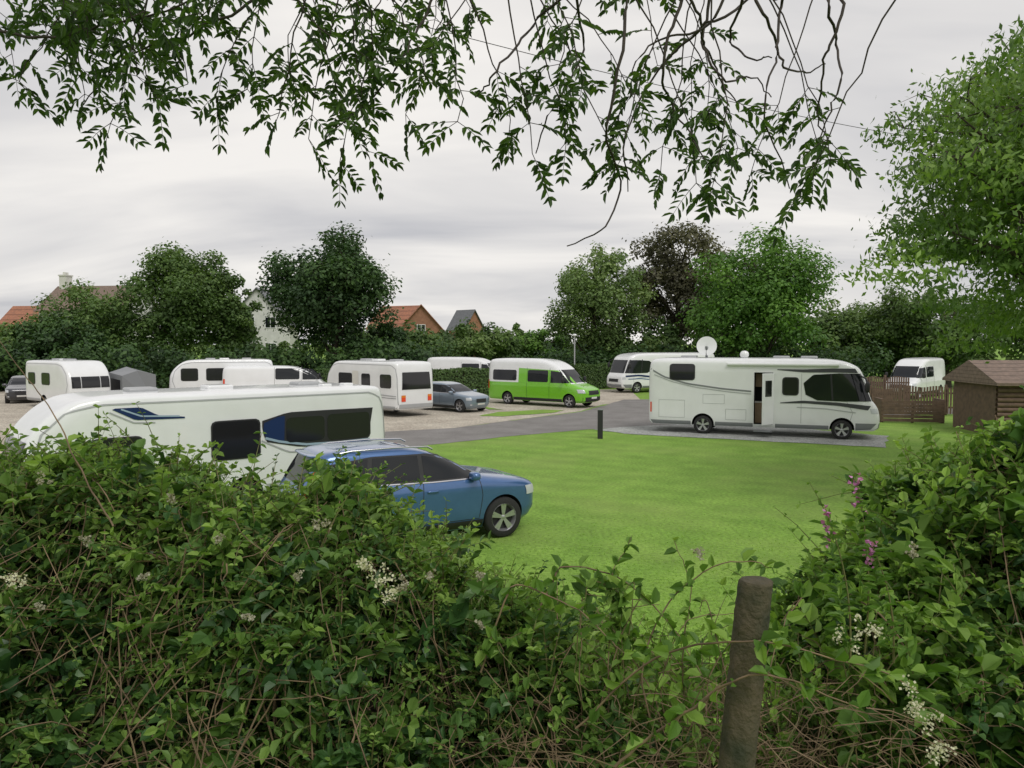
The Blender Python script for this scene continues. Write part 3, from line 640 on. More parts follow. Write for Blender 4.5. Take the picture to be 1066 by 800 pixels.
v1=caravan('large white caravan with navy graphics and smoked windows',cc[0],cc[1],math.atan2(ff[1],ff[0]),7.5,2.54,K=70,windows=[(-.55,.42,1.14,1.90,1),(-2.05,-1.15,1.36,1.90,1),(-3.2,-2.12,1.34,1.92,1),(1.75,2.6,1.30,1.72,1)])
v1.side('graphic',[(2.25,2.27),(1.85,2.05),(.95,2.03)],[(2.2,2.29),(1.75,2.29),(1.45,2.12),(.95,2.06)],M['navy'],1,.011,label='navy angular decal')
v1.line('graphic',[(2.1,2.27),(1.75,2.12),(1.05,2.08)],.03,M['paleblue'],1,.014)
v1.line('graphic',[(2.3,2.22),(1.88,2.0),(1.5,1.98)],.025,M['lightgrey'],1,.012)
v1.side('graphic',[(-.62,1.72),(-.68,1.42),(-1.5,1.24),(-3.15,1.24)],[(-.62,1.87),(-1.2,2.02),(-2.0,2.02),(-3.3,2.01)],M['black'],1,.010)
v1.side('graphic',[(-.64,1.68),(-.72,1.45),(-1.1,1.36)],[(-.66,1.82),(-.95,1.93),(-1.12,1.95)],M['navy'],1,.016)
v1.line('graphic',[(-.68,1.5),(-1.0,1.40),(-1.6,1.29),(-2.4,1.27),(-3.2,1.28)],.05,M['paleblue'],1,.018)
v1.line('graphic',[(-.6,1.45),(-1.2,1.16),(-2.2,1.08),(-3.3,1.25)],.03,M['lightgrey'],1,.012)
for xx in (-2.9,-2.35): box('roof_vent',(xx-.12,xx+.12,.5,.75,2.48,2.58),M['white'],v1.root,bevel=.03)
Nc=np.array([-5.4,35.6]); ld=np.array([-.70,.714]); wd_=np.array([.714,.70])
cc=Nc+ld*3.25+wd_*1.15
v2=caravan('white caravan with large dark end window on gravel',cc[0],cc[1],math.atan2(ld[1],ld[0]),6.5,2.66,K=50,windows=[(-2.75,-1.9,1.4,2.0,1),(-1.0,-.3,1.3,2.0,1),(.6,1.8,1.3,2.0,1)],rearwin=False)
v2.end('rear_window',-.86,.86,1.32,2.14,M['glass2'],-1,.02,taper=.06)
v2.rect('door',.0,.55,.55,2.15,M['cream'],1,.012)
v2.line('graphic',[(-3.1,1.0),(-1.5,1.05),(0,.95)],.05,M['lightgrey'],1,.012)
v2.line('graphic',[(-3.1,.9),(-1.5,.92),(0,.85)],.03,M['greytrim'],1,.012)
caravan('white caravan with small dark windows beside an awning',-24.6,42,math.radians(-35),5.2,2.6,K=30,windows=[(-2,-1.2,1.3,1.9,-1),(-.4,.5,1.3,1.9,-1)])
caravan('cream white caravan with dark front windows',-17.9,47,math.radians(-160),6.0,2.55,K=30,windows=[(-2.3,-1.3,1.3,2,1),(-.4,.9,1.3,2,1),(1.4,2.3,1.3,2,1)])
aw=empty('grey_awning',(-21.3,42.6,0),math.radians(-35)); thing(aw,'grey fabric awning pitched against the caravan','awning'); aw.scale=(.7,.8,1)
py_mesh('canopy',[(-1,-1.2,0),(1,-1.2,0),(1,1.2,0),(-1,1.2,0),(-1,-1.2,1.9),(1,-1.2,1.75),(1,1.2,1.75),(-1,1.2,1.9),(-.9,0,2.2),(.7,0,2.0)],[(0,1,5,4),(1,2,6,9,5),(2,3,7,6),(3,0,4,8,7),(4,5,9,8),(8,9,6,7)],M['greytrim'],aw)
py_mesh('window',[(-.7,-1.21,.9),(.7,-1.21,.9),(.7,-1.21,1.5),(-.7,-1.21,1.6)],[(0,1,2,3)],M['glass2'],aw)
def van(label,x,y,yaw,low,up,zs=1.28,name='camper_van',Hs=1.,group=None,cat='van'):
    T=[(.28,-3.38,3.25,.93),(.42,-3.45,3.45,.99),(.8,-3.45,3.45,1.0),(.98,-3.45,3.38,1.0),(1.08,-3.45,3.22,1.0),(1.18,-3.44,2.95,.99),(1.28,-3.44,2.66,.98),(1.36,-3.44,2.50,.97),
       (1.9,-3.42,1.98,.93),(2.2,-3.40,1.62,.9),(2.42,-3.36,1.2,.87),(2.55,-3.26,.8,.80),(2.62,-3.0,.3,.65),(2.65,-2.5,-.4,.35)]
    T=[(z*Hs,a,b,w_) for z,a,b,w_ in T]
    v=Veh(name,label,cat,x,y,yaw,T,7,group)
    v.body(low,'body',z1=zs,wheels=(2.45,-1.8),wr=.41,K=40)
    v.body(up,'upper_body',z0=zs+.002,K=40)
    v.wheel(2.45,.35,W=.99); v.wheel(-1.8,.35,W=.99)
    two=low is not up
    for sg in (-1,1):
        if two:
            v.side('side_band',[(2.62,1.302),(-1.0,1.302)],[(1.82,2.02),(-1.0,2.12)],low,sg,.004,nu=24)
        v.side('window',[(2.4,1.34),(1.22,1.34)],[(1.80,1.94),(1.22,2.0)],M['glass'],sg,.012)
        v.rect('window',-.35,1.05,1.36,2.02,M['glass'],sg,.012)
        if two: v.rect('window',-2.9,-1.15,1.40,2.0,M['glass'],sg,.012)
        for xx in (1.15,-.4): v.line('door_seam',[(xx,.45),(xx,2.15)],.014,M['black'],sg,.006)
        v.side('sill_cladding',[(2.0,.3),(-1.35,.3)],[(2.0,.46),(-1.35,.46)],M['black'],sg,.01)
        blob('wing_mirror',(2.15,sg*1.12,1.5),(.07,.1,.17),M['black'],v.root)
        v.corner('headlight',sg*22,sg*52,.82,1.02,M['lens']); v.corner('tail_light',sg*140,sg*152,.9,1.4,M['red'])
    v.end('windscreen',-.84,.84,1.36,2.06,M['glass'],1,.012,taper=.06)
    v.end('grille',-.5,.5,.72,.95,M['black'],1,.012); v.end('bumper',-.85,.85,.34,.6,M['black'],1,.01)
    v.end('number_plate',-.27,.27,.5,.6,M['plate_w'],1,.02)
    return v
gv=van('lime green and white high roof camper van',1.75,43.5,math.radians(-37.7),M['green'],M['white'],zs=1.3)
van('white high roof van behind the picket fence',at(953,50),50,math.radians(-135),M['white'],M['white'],Hs=.97)
van('white van partly hidden behind the trimmed hedge',at(490,57),57.5,math.radians(-20),M['white'],M['white'],Hs=.94)
van('white van among the far caravans',at(292,46),46.5,math.radians(12),M['white'],M['white'],Hs=.82)
def motorhome(label,x,y,yaw,cuts=(),K=70,H=2.95,name='motorhome',blue=False):
    s=H/2.95; re=-4.35
    T=[(.34,re+.1,3.85,1.08),(.45,re+.02,3.98,1.13),(.75,re,4.02,1.15),(1.1,re,3.97,1.15),(1.3,re,3.86,1.15),(1.42,re,3.77,1.15),(2.0*s,re,3.58,1.15),(2.4*s,re+.01,3.42,1.15),(2.6*s,re+.03,3.30,1.14),(2.76*s,re+.07,3.05,1.12),(2.86*s,re+.15,2.7,1.06),(2.92*s,re+.35,2.2,.92),(2.95*s,re+.75,1.5,.6)]
    v=Veh(name,label,'motorhome',x,y,yaw,T,12)
    v.body(M['white'],wheels=(2.75,-2.2),wr=.42,K=K,Mr=120,cuts=cuts)
    v.wheel(2.75,.36,W=1.14); v.wheel(-2.2,.36,W=1.14)
    for sg in (-1,1):
        v.side('skirt',[(-4.15,.35),(-2.66,.35)],[(-4.25,.5),(-2.66,.5)],M['greytrim'],sg,.008)
        v.side('skirt',[(-1.74,.35),(-.35,.35)],[(-1.74,.5),(-.35,.5)],M['greytrim'],sg,.008)
        v.side('skirt',[(.45,.35),(2.3,.35)],[(.45,.5),(2.3,.5)],M['greytrim'],sg,.008)
        v.side('skirt',[(3.2,.36),(3.7,.4)],[(3.2,.62),(3.9,.62)],M['greytrim'],sg,.008)
        v.side('cab_window',[(1.5,1.62),(1.9,1.42),(2.8,1.40),(3.72,1.42)],[(1.42,2.05),(1.75,2.36*s),(2.6,2.42*s),(3.32,2.42*s)],M['glass'],sg,.012,nu=30,nv=10)
        v.line('pillar',[(2.42,1.42),(2.35,2.38)],.06,M['black'],sg,.016)
        v.corner('headlight',sg*24,sg*50,.98,1.16,M['lens']); v.corner('tail_light',sg*142,sg*150,.8,1.2,M['red'])
        blob('wing_mirror',(3.55,sg*1.36,1.95),(.08,.1,.2),M['black'],v.root)
        tube('mirror_arm',[(3.3,sg*1.08,2.35),(3.5,sg*1.3,2.25),(3.55,sg*1.36,2.1)],.03,M['black'],v.root)
        if blue:
            v.line('graphic',[(3.7,1.2),(2.6,1.25),(1.2,1.1),(-.5,1.0)],.12,M['navy'],sg,.012)
            v.line('graphic',[(3.5,1.0),(2.4,1.02),(1.2,.9)],.06,M['blue'],sg,.013)
        else:
            # charcoal swoosh that wraps the cab glazing
            v.side('graphic',[(.5,2.52),(1.4,2.44),(2.4,2.45),(3.25,2.44)],[(.5,2.55),(1.4,2.55),(2.4,2.60),(3.15,2.60)],M['darktrim'],sg,.011,nu=30)
            v.side('graphic',[(.62,1.28),(1.5,1.30),(2.6,1.24),(3.6,1.1)],[(.62,1.31),(1.4,1.40),(2.6,1.36),(3.7,1.26)],M['darktrim'],sg,.011,nu=30)
        v.line('graphic',[(-4.25,2.5),(-3.7,2.2),(-2.8,1.95),(-1.5,1.78),(-.42,1.7)],.06,M['greytrim'],sg,.01)
        v.line('graphic',[(-4.1,2.28),(-3.4,2.02),(-2.5,1.82),(-1.4,1.68),(-.42,1.6)],.03,M['lightgrey'],sg,.011)
        v.line('graphic',[(1.2,1.15),(2.2,1.12),(3.2,1.0)],.03,M['lightgrey'],sg,.01)
        v.line('body_seam',[(3.02,.7),(3.1,1.0),(2.9,1.38)],.012,M['greytrim'],sg,.006)
        v.line('body_seam',[(1.35,.55),(1.35,2.4)],.014,M['lightgrey'],sg,.006)
    v.end('windscreen',-1.02,1.02,1.42,2.42*s,M['glass'],1,.012)
    v.end('grille',-.6,.6,.78,1.0,M['black'],1,.012); v.end('bumper',-.95,.95,.4,.62,M['greytrim'],1,.012)
    v.end('number_plate',-.27,.27,.6,.7,M['plate_w'],1,.02)
    return v
mh=motorhome('long white motorhome with open door on gravel pitch',9.85,29.57,math.radians(-21.2),cuts=[(-.32,.36,-1.4,-.35,.46,2.42)])
for (x0,x1,z0,z1) in ((-3.45,-2.55,2.12,2.68),(.72,1.22,1.62,2.22)):
    wi=mh.rect('window',x0,x1,z0,z1,M['glass2'],-1,.022,r=.09); mh.rect('window_seal',x0-.04,x1+.04,z0-.04,z1+.04,M['black'],-1,.014,r=.1,parent=wi)
for (x0,x1,z0,z1) in ((-3.9,-2.9,.62,1.3),(-1.35,-.6,.6,1.0),(-2.2,-1.4,1.2,1.55)):
    for P in ([(x0,z0),(x1,z0)],[(x0,z1),(x1,z1)],[(x0,z0),(x0,z1)],[(x1,z0),(x1,z1)]): mh.line('locker_seam',P,.012,M['lightgrey'],-1,.006,nu=4)
# cabin fittings seen through the door
M['cabinet']=mat('cabin_wood_veneer',(.32,.22,.14),.5,c2=(.26,.17,.1))
multi_boxes('cabin_furniture',[(-.30,.02,-.75,-.37,.48,1.25),(.05,.34,-.60,-.37,.48,2.3),(-.30,.02,-.60,-.37,1.85,2.35)],M['cabinet'],mh.root)
box('cabin_worktop',(-.31,.04,-.78,-.37,1.252,1.29),M['cream'],mh.root)
dr=empty('door',(.38,-1.165,.48),math.radians(-124),mh.root)
box('door_panel',(-.0,.66,-.02,.02,0,1.92),M['white'],dr,bevel=.015)
box('door_window',(.14,.52,-.03,.03,1.05,1.65),M['glass2'],dr,bevel=.01)
box('door_bin',(.1,.56,-.1,-.022,.25,.6),M['lightgrey'],dr,bevel=.01)
box('step',(-.3,.34,-1.55,-1.18,.22,.26),M['greytrim'],mh.root)
tube('awning_case',[(-1.3,-1.16,2.72),(2.6,-1.16,2.72)],.075,M['white'],mh.root,k=10,caps=True)
sdh=empty('satellite_dish',(-2.2,-.2,2.94),math.radians(-85),mh.root)
V=[];F=[]
k=28
for j,(rr,dd) in enumerate([(0.001,.0),(.15,.012),(.28,.04),(.385,.085),(.385,.10),(.0015,.03)]):
    for i in range(k):
        a=2*math.pi*i/k; V.append((dd,rr*math.cos(a)*1.02,.46+rr*math.sin(a)))
for j in range(5):
    for i in range(k): F.append((j*k+i,j*k+(i+1)%k,(j+1)*k+(i+1)%k,(j+1)*k+i))
dp=py_mesh('dish',V,F,M['white'],sdh,smooth=True,angle=60); dp.rotation_euler=(0,math.radians(-12),0)
tube('dish_mount',[(-.05,0,0),(-.05,0,.3),(0,0,.44)],.05,M['greytrim'],sdh,caps=True)
tube('dish_arm',[(0,0,.1),(.42,0,.12),(.46,0,.38)],.018,M['greytrim'],sdh,caps=True)
blob('signal_receiver',(.46,0,.42),(.04,.05,.05),M['greytrim'],sdh)
blob('aerial_dome',(-.75,-.3,3.08),(.17,.17,.15),M['white'],mh.root,n=2.2)
tube('aerial_mast',[(-.75,-.3,2.9),(-.75,-.3,3.0)],.06,M['greytrim'],mh.root)
for xx in (.6,-2.9,1.6): box('roof_light',(xx-.3,xx+.3,-.3,.3,2.93,3.03),M['lightgrey'],mh.root,bevel=.04)
motorhome('white motorhome with blue markings behind the larger one',10.9,56.0,math.radians(-155),K=40,H=2.85,blue=True)
# ------------------------------------------------------------------ bollard, lamp, wire
bo=empty('bollard',(at(625,27.9),27.9,0)); thing(bo,'black square timber bollard at the lawn edge','bollard')
box('post',(-.09,.09,-.09,.09,0,1.05),M['black'],bo,bevel=.015); box('cap',(-.1,.1,-.1,.1,1.052,1.09),M['greytrim'],bo,bevel=.01)
lp=empty('street_lamp',(at(598,58),58,0)); thing(lp,'slim pale lamp post on the verge','lamp')
tube('pole',[(0,0,0),(0,0,4.1)],.05,M['lightgrey'],lp); blob('lamp_head',(0,0,4.15),(.16,.16,.1),M['white'],lp,n=2.2)
wr=tube('overhead_wire',[tuple(np.array([-3,22,12.6])*(1-t)+np.array([38,42,13.0])*t-np.array([0,0,1])*(4*t*(1-t)*.9)) for t in np.linspace(0,1,24)],.012,M['black'],k=4)
thing(wr,'thin dark overhead cable sagging across the sky','cable')
# ------------------------------------------------------------------ foreground hedge etc.
def sprigs(O,D,Ln,k,ll,lw,droop,tb,out=(0,-.45,.85),spread=1.0):
    N=len(O); t=np.linspace(.12,1,k)[None]*np.ones((N,1))
    def pos(t): 
        P=O[:,None]+D[:,None]*(Ln[:,None]*t)[...,None]; P[...,2]-=droop*(Ln[:,None]*t)**2/np.maximum(Ln[:,None],.05); return P
    P=pos(t); Sd=nn(np.cross(D,UP+R.normal(size=(N,3))*.5))[:,None]
    sc=R.choice([.5,.75,1.05,1.4],N,p=[.33,.32,.23,.12])[:,None]; slim=R.choice([.55,1.0,1.15],N,p=[.3,.45,.25])[:,None]
    res=[]
    for sg in (-1,1):
        rot=R.normal(size=(N,k,3))*.4
        d=D[:,None]*.55+Sd*sg*spread+rot-UP*.12
        nrm=np.array(out)+R.normal(size=(N,k,3))*.52
        sz=ll*sc*R.uniform(.6,1.2,(N,k))*(1-.5*(t-.4))
        res.append((P.reshape(-1,3),nn(d).reshape(-1,3),nn(nrm).reshape(-1,3),sz.ravel(),(sz*lw*slim*R.uniform(.8,1.15,(N,k))).ravel(),(tb[:,None]+.32*t**2+R.uniform(-.15,.15,(N,k))).ravel()))
    a=[np.concatenate(z) for z in zip(*res)]
    sp=pos(np.linspace(0,1,4)[None]*np.ones((N,1)))
    return a,sp
def ztl(x): return np.interp(x,[-4.5,-2.8,-2.03,-1.65,-1.27,-1.0,-.7,-.43,-.125,.1,.33,.6],[3.0,2.98,2.99,2.92,2.83,2.84,2.80,2.66,2.47,2.34,2.17,2.0])
def ztm(x): return np.interp(x,[.2,.4,.7,1.0,1.25,1.5],[2.2,2.13,2.10,2.04,2.1,2.2])
def ztr(x): return np.interp(x,[.95,1.2,1.35,1.55,1.8,2.0,2.5,4],[1.8,2.12,2.36,2.60,2.84,3.0,3.1,3.1])
def mass(name,label,x0,x1,zt,yf,n,ll,lw,lm,lm2=None,zb=1.7,Ls=(.12,.28),k=6,seed=1,core=True,stemmat='stem',nstem=200,cat='hedge',depth=.9,tmul=1.0,frac2=.3,ndrape=120):
    global R
    R=np.random.default_rng(seed)
    root=empty(name,((x0+x1)/2,yf+.5,0)); thing(root,label,cat)
    off=np.array([(x0+x1)/2,yf+.5,0])
    def surf(x,s,inset=0):
        f=np.clip(s/.7,0,1); bk=np.clip((s-.7)/.3,0,1)
        top=zt(x)+.04*np.sin(x*7)+.03*np.sin(x*17+1)
        lump=.12*np.sin(x*5.3+s*6)+.09*np.sin(x*11+s*13)
        y=yf+.42*f**1.6+bk*depth+lump+inset; z=zb+(top-zb)*f**.85-inset*.8*f-.25*bk**2
        return np.stack([x,y,z],-1)
    if core:
        gx=np.linspace(x0,x1,70);gs=np.linspace(0,1,30); Xg,Sg=np.meshgrid(gx,gs)
        V=surf(Xg,Sg,.22).reshape(-1,3)-off; V+=R.normal(size=V.shape)*.012
        a=np.arange(29)[:,None]*70+np.arange(69)[None]; F=np.stack([a,a+1,a+71,a+70],-1).reshape(-1,4)
        np_mesh('shade_core',V,F,M['core_shade'],root)  # opaque dark backing added inside the hedge, its shade is in the colour
    x=R.uniform(x0,x1,n); s=R.uniform(0,1,n)**.85; O=surf(x,s,R.uniform(-.03,.2,n))
    fr=np.clip(s/.7,0,1)[:,None]
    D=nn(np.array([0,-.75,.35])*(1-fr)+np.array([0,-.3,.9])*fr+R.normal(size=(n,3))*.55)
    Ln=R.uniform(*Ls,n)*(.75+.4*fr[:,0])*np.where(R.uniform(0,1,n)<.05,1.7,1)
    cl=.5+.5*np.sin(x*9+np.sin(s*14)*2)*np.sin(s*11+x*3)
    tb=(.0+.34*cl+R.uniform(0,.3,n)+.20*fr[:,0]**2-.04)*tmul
    sel=R.uniform(0,1,n)<(frac2 if lm2 else 0)*(1.5-fr[:,0])
    stems=[]
    for mask,lmat,nm,scl in ((~sel,lm,'leaves',1.0),(sel,lm2,'dark_leaves',1.2)):
        if mask.sum()==0: continue
        a,sp=sprigs(O[mask],D[mask],Ln[mask],k,ll*scl,lw*(1 if nm=='leaves' else 1.3),.25,tb[mask])
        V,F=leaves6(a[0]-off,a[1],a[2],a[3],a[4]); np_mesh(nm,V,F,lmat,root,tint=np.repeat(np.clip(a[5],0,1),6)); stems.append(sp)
    sp=np.concatenate(stems)-off; rr=np.tile(np.array([.003,.0026,.002,.001]),(len(sp),1))
    V,F=tube_np(sp,rr,3); np_mesh('shoots',V,F,M[stemmat],root)
    if nstem:
        xx=R.uniform(x0,x1,nstem); base=np.stack([xx,yf+R.uniform(.0,.5,nstem),np.full(nstem,zb-.1)],-1)
        tipx=xx+R.normal(size=nstem)*.35; tip=surf(tipx,R.uniform(.35,.9,nstem),0)+R.normal(size=(nstem,3))*.05
        t=np.linspace(0,1,7)[None,:,None]; P=base[:,None]*(1-t)+tip[:,None]*t; P+=np.cumsum(R.normal(size=P.shape)*.018,axis=1); P[...,1]-=(np.sin(t[...,0]*3.1)*R.uniform(0,.2,(nstem,1)))
        V,F=tube_np(P-off,np.tile(np.linspace(.005,.0018,7),(nstem,1)),4); np_mesh('stems',V,F,M['twigd'],root)
    if ndrape:
        xa=R.uniform(x0,x1,ndrape); sa=R.uniform(.1,.8,ndrape); u=np.linspace(0,1,9)
        xb=xa[:,None]+R.normal(size=(ndrape,1))*.3*u; sb=np.clip(sa[:,None]+R.normal(size=(ndrape,1))*.25*u,0,.9)
        P=surf(xb,sb,0); P[...,1]-=.06+.08*R.uniform(0,1,(ndrape,1))*np.sin(u*3.1); P[...,2]-=.05*np.sin(u*3.1)*R.normal(size=(ndrape,1)); P+=np.cumsum(R.normal(size=P.shape)*.008,axis=1)
        V,F=tube_np(P-off,np.tile(np.linspace(.0025,.0012,9),(ndrape,1)),4); np_mesh('climbing_stems',V,F,M['twigd'],root)
    return root
mass('hedge','dense overgrown green hedge along the bank',-4.2,.42,ztl,2.45,11000,.051,.5,L['hedge'],L['ivy'],k=6,seed=61,nstem=420,ndrape=260)
mass('bramble_patch','low tangle of brambles and dry stems',.25,1.35,ztm,2.35,900,.048,.55,L['bush'],L['hedge'],zb=1.5,seed=62,nstem=560,core=False,cat='bramble',Ls=(.12,.36),depth=1.0,ndrape=200)
mass('leafy_bush','bright leafy bush with ivy beside the gap',1.22,3.6,ztr,2.35,4600,.064,.6,L['bush'],L['ivy'],k=6,seed=63,nstem=220,cat='bush',zb=1.6,frac2=.32,Ls=(.12,.32),ndrape=90)
def thatch(label,x0,x1,n,seed,zz=(1.7,2.2)):
    global R
    R=np.random.default_rng(seed)
    P0=np.stack([R.uniform(x0,x1,n),R.uniform(2.25,2.8,n),R.uniform(*zz,n)],-1)
    D=nn(R.normal(size=(n,3))*np.array([1,.5,.6])+np.array([0,-.1,.2])); Ln=R.uniform(.1,.4,n)
    t=np.linspace(0,1,5)[None,:,None]; P=P0[:,None]+D[:,None]*Ln[:,None,None]*t; P[...,2]-=.25*(t[...,0]**2)*Ln[:,None]; P+=np.cumsum(R.normal(size=P.shape)*.012,axis=1)
    V,F=tube_np(P,np.tile(np.linspace(.0022,.0008,5),(n,1)),3)
    o=np_mesh('dry_undergrowth',V,F,M['twigd']); o['kind']='stuff'; thing(o,label,'undergrowth')
thatch('brown dry stems and twigs at the foot of the hedge',-2.6,.5,800,64,(1.85,2.2))
thatch('dry twigs tangled around the old fence post',.3,1.7,800,65,(1.7,2.38))
def bramble(label,pts,r=.004,nl=26,seed=0,ll=.055,lm=None,m='twigd',lw=.55):
    global R
    R=np.random.default_rng(seed); pts=np.array(pts,float); n=len(pts)
    u=np.linspace(0,n-1,28); P=np.stack([pchip(np.arange(n),pts[:,i],u) for i in range(3)],-1); P+=np.cumsum(R.normal(size=P.shape)*.003,axis=0)
    root=empty('wild_bramble',tuple(P[0])); thing(root,label,'bramble','arching brambles'); P=P-P[0]
    V,F=tube_np(P[None],np.linspace(r,r*.4,28)[None],5); np_mesh('stem',V,F,M[m],root,smooth=True)
    if nl:
        ii=R.integers(2,28,nl); D=nn(R.normal(size=(nl,3))+np.array([0,-.3,.2])); Nn=nn(R.normal(size=(nl,3))*.5+np.array([0,-.5,.8]))
        sz=ll*R.uniform(.6,1.3,nl); V,F=leaves6(P[ii],D,Nn,sz,sz*lw); np_mesh('leaves',V,F,lm or L['bush'],root,tint=np.repeat(R.uniform(.2,.9,nl),6))
bramble('long bare pale stem leaning out of the hedge',[S(118,548,2.2),S(90,500,2.25),S(60,440,2.35),S(30,390,2.5),S(-10,330,2.6)],.003,0,71)
bramble('arching bramble stem over the gap',[S(560,640,2.7),S(590,590,2.7),S(640,600,2.7),S(700,650,2.6),S(735,700,2.5)],.004,34,72)
bramble('arching bramble stem over the gap',[S(690,800,2.5),S(670,700,2.5),S(700,620,2.6),S(760,580,2.6),S(800,590,2.6)],.004,34,73)
bramble('thin upright stem in the gap',[S(640,780,2.6),S(640,680,2.6),S(632,600,2.65),S(650,560,2.7)],.003,30,74,.045)
bramble('thin upright stem in the gap',[S(720,800,2.6),S(712,690,2.6),S(720,610,2.65),S(705,565,2.7)],.003,26,75,.04)
bramble('reddish bramble stem crossing the post',[S(600,760,2.4),S(680,690,2.3),S(780,670,2.0),S(880,690,2.1),S(960,720,2.3)],.004,40,76)
bramble('reddish bramble stem crossing the post',[S(640,800,2.2),S(720,740,2.1),S(800,700,1.98),S(900,740,2.1)],.005,26,77)
bramble('bramble stem arching from the bush',[S(990,760,2.5),S(920,650,2.5),S(860,620,2.5),S(820,660,2.4),S(800,720,2.3)],.004,44,78)
bramble('bramble stem with pale leaves at the hedge end',[S(500,700,2.6),S(540,610,2.6),S(600,640,2.5),S(650,690,2.4)],.004,34,79)
RR=np.random.default_rng(99)
for i in range(30):
    bx=RR.uniform(560,900); tx=bx+RR.normal()*45; ty=RR.uniform(580,670)
    bramble('leafy shoot in the tangle' if i%3 else 'thin bare brown stem in the tangle',[S(bx,810,RR.uniform(2.35,2.7)),S((bx+tx)/2+RR.normal()*20,(810+ty)/2,2.55),S(tx,ty+15,2.6),S(tx+RR.normal()*35,ty+RR.uniform(-10,40),2.62)],.003,28 if i%3 else 6,300+i,RR.uniform(.035,.058),L['bush'] if i%2 else L['hedge'],'stem' if i%3 else 'twigd')
def willow(label,base,tip,seed):
    global R
    R=np.random.default_rng(seed); base=np.array(base);tip=np.array(tip); root=empty('willowherb_plant',tuple(base)); thing(root,label,'wildflower','pink wildflowers by the bush')
    t=np.linspace(0,1,12)[:,None]; P=(tip-base)*t; P[:,0]+=.03*np.sin(t[:,0]*3)
    V,F=tube_np(P[None],np.linspace(.004,.0015,12)[None],5); np_mesh('stem',V,F,M['stem'],root)
    n=70; tt=R.uniform(.1,.9,n)[:,None]; D=nn(R.normal(size=(n,3))*np.array([1,1,.3])+UP*.3); Nn=nn(R.normal(size=(n,3))*.4+UP)
    sz=.055*R.uniform(.6,1.2,n); V,F=leaves6((tip-base)*tt,D,Nn,sz,sz*.25); np_mesh('leaves',V,F,L['bush'],root,tint=np.repeat(R.uniform(.2,.8,n),6))
    n=20; tt=R.uniform(.8,1.0,n)[:,None]; c=(tip-base)*tt+R.normal(size=(n,3))*.012; D=rand3(n); Nn=rand3(n)
    sz=np.full(n,.015); V,F=leaves6(c,D,Nn,sz,sz*.9); np_mesh('flowers',V,F,L['pink'],root,tint=np.repeat(R.uniform(0,1,n),6))
willow('tall pink flowering willowherb by the leafy bush',S(900,680,2.5),S(888,492,2.5),91)
willow('pink flowering willowherb with narrow leaves',S(885,690,2.4),S(858,530,2.4),92)
willow('pink flowering willowherb among bush leaves',S(930,690,2.4),S(903,560,2.4),93)
def blossom(px,py,Yd,r,seed,label='cluster of small cream flowers in the hedge'):
    global R
    R=np.random.default_rng(seed); c=S(px,py,Yd); n=int(60+r*1600); cl=R.normal(size=(6,3))*r*.6
    P=cl[R.integers(0,6,n)]+R.normal(size=(n,3))*r*.3; sz=np.full(n,.0075)*R.uniform(.7,1.4,n); Nn=nn(R.normal(size=(n,3))*.6+np.array([0,-.6,.5]))
    V,F=leaves4(P,rand3(n),Nn,sz,sz); o=np_mesh('blossom',V,F,L['flower'] if r>.019 else L['fluff'],tint=np.repeat(R.uniform(0,1,n),4),loc=tuple(c)); thing(o,label,'flowers','cream blossom clusters')
for i,(px,py,Yd,r) in enumerate([(12,605,2.25,.025),(335,548,2.3,.017),(393,597,2.2,.028),(405,615,2.2,.02),(378,588,2.2,.02),(948,728,2.05,.03),(975,783,2.0,.032),(962,745,2.05,.025),(880,668,2.2,.022),(728,575,2.6,.018),(950,575,2.2,.015),(420,610,2.2,.015),(45,500,2.4,.015),(905,655,2.2,.02),(150,600,2.25,.012),(260,640,2.25,.012),(500,650,2.3,.012),(40,630,2.25,.014),(180,520,2.4,.012),(230,560,2.3,.014),(310,600,2.25,.013),(450,600,2.3,.013),(90,560,2.3,.013),(500,600,2.4,.013)]): blossom(px,py,Yd,r,100+i,'cluster of small cream flowers in the hedge' if r>.019 else 'pale fluffy seed head among hedge leaves')
M['post']=mat('weathered_post_wood',(.12,.092,.055),.95,c2=(.035,.04,.02),scale=9,bump=1,bscale=35)
pb=S(764,830,2.08); ptp=S(787,606,2.12)
root=empty('fence_post',tuple(pb)); thing(root,'old round weathered timber fence post with moss','fence post')
t=np.linspace(-.35,1,40)[:,None]; P=(ptp-pb)*t; k=28; a=np.arange(k)/k*2*np.pi
R=np.random.default_rng(3)
rad=.047*(1+.05*np.sin(a*3)[None]+.03*np.sin(a*7+1)[None]+.02*R.normal(size=(40,k)))*(1.06-.06*np.clip(t,0,1))
V=P[:,None]+np.stack([rad*np.cos(a),rad*np.sin(a),0*rad],-1); V=V.reshape(-1,3)
i=np.arange(39)[:,None]*k;q=np.arange(k)[None];F=[tuple(f) for f in np.stack([i+q,i+(q+1)%k,i+k+(q+1)%k,i+k+q],-1).reshape(-1,4)]
n=len(V); V=np.concatenate([V,V[-k:]*np.array([.88,.88,1])+(ptp-pb)*np.array([.12,.12,0])+np.array([0,0,.006]),[(ptp-pb)+np.array([0,0,.007])]])
F+=[(n-k+j,n-k+(j+1)%k,n+(j+1)%k,n+j) for j in range(k)]+[(n+j,n+(j+1)%k,n+k) for j in range(k)]
py_mesh('post',V,F,M['post'],root,smooth=True,angle=45)
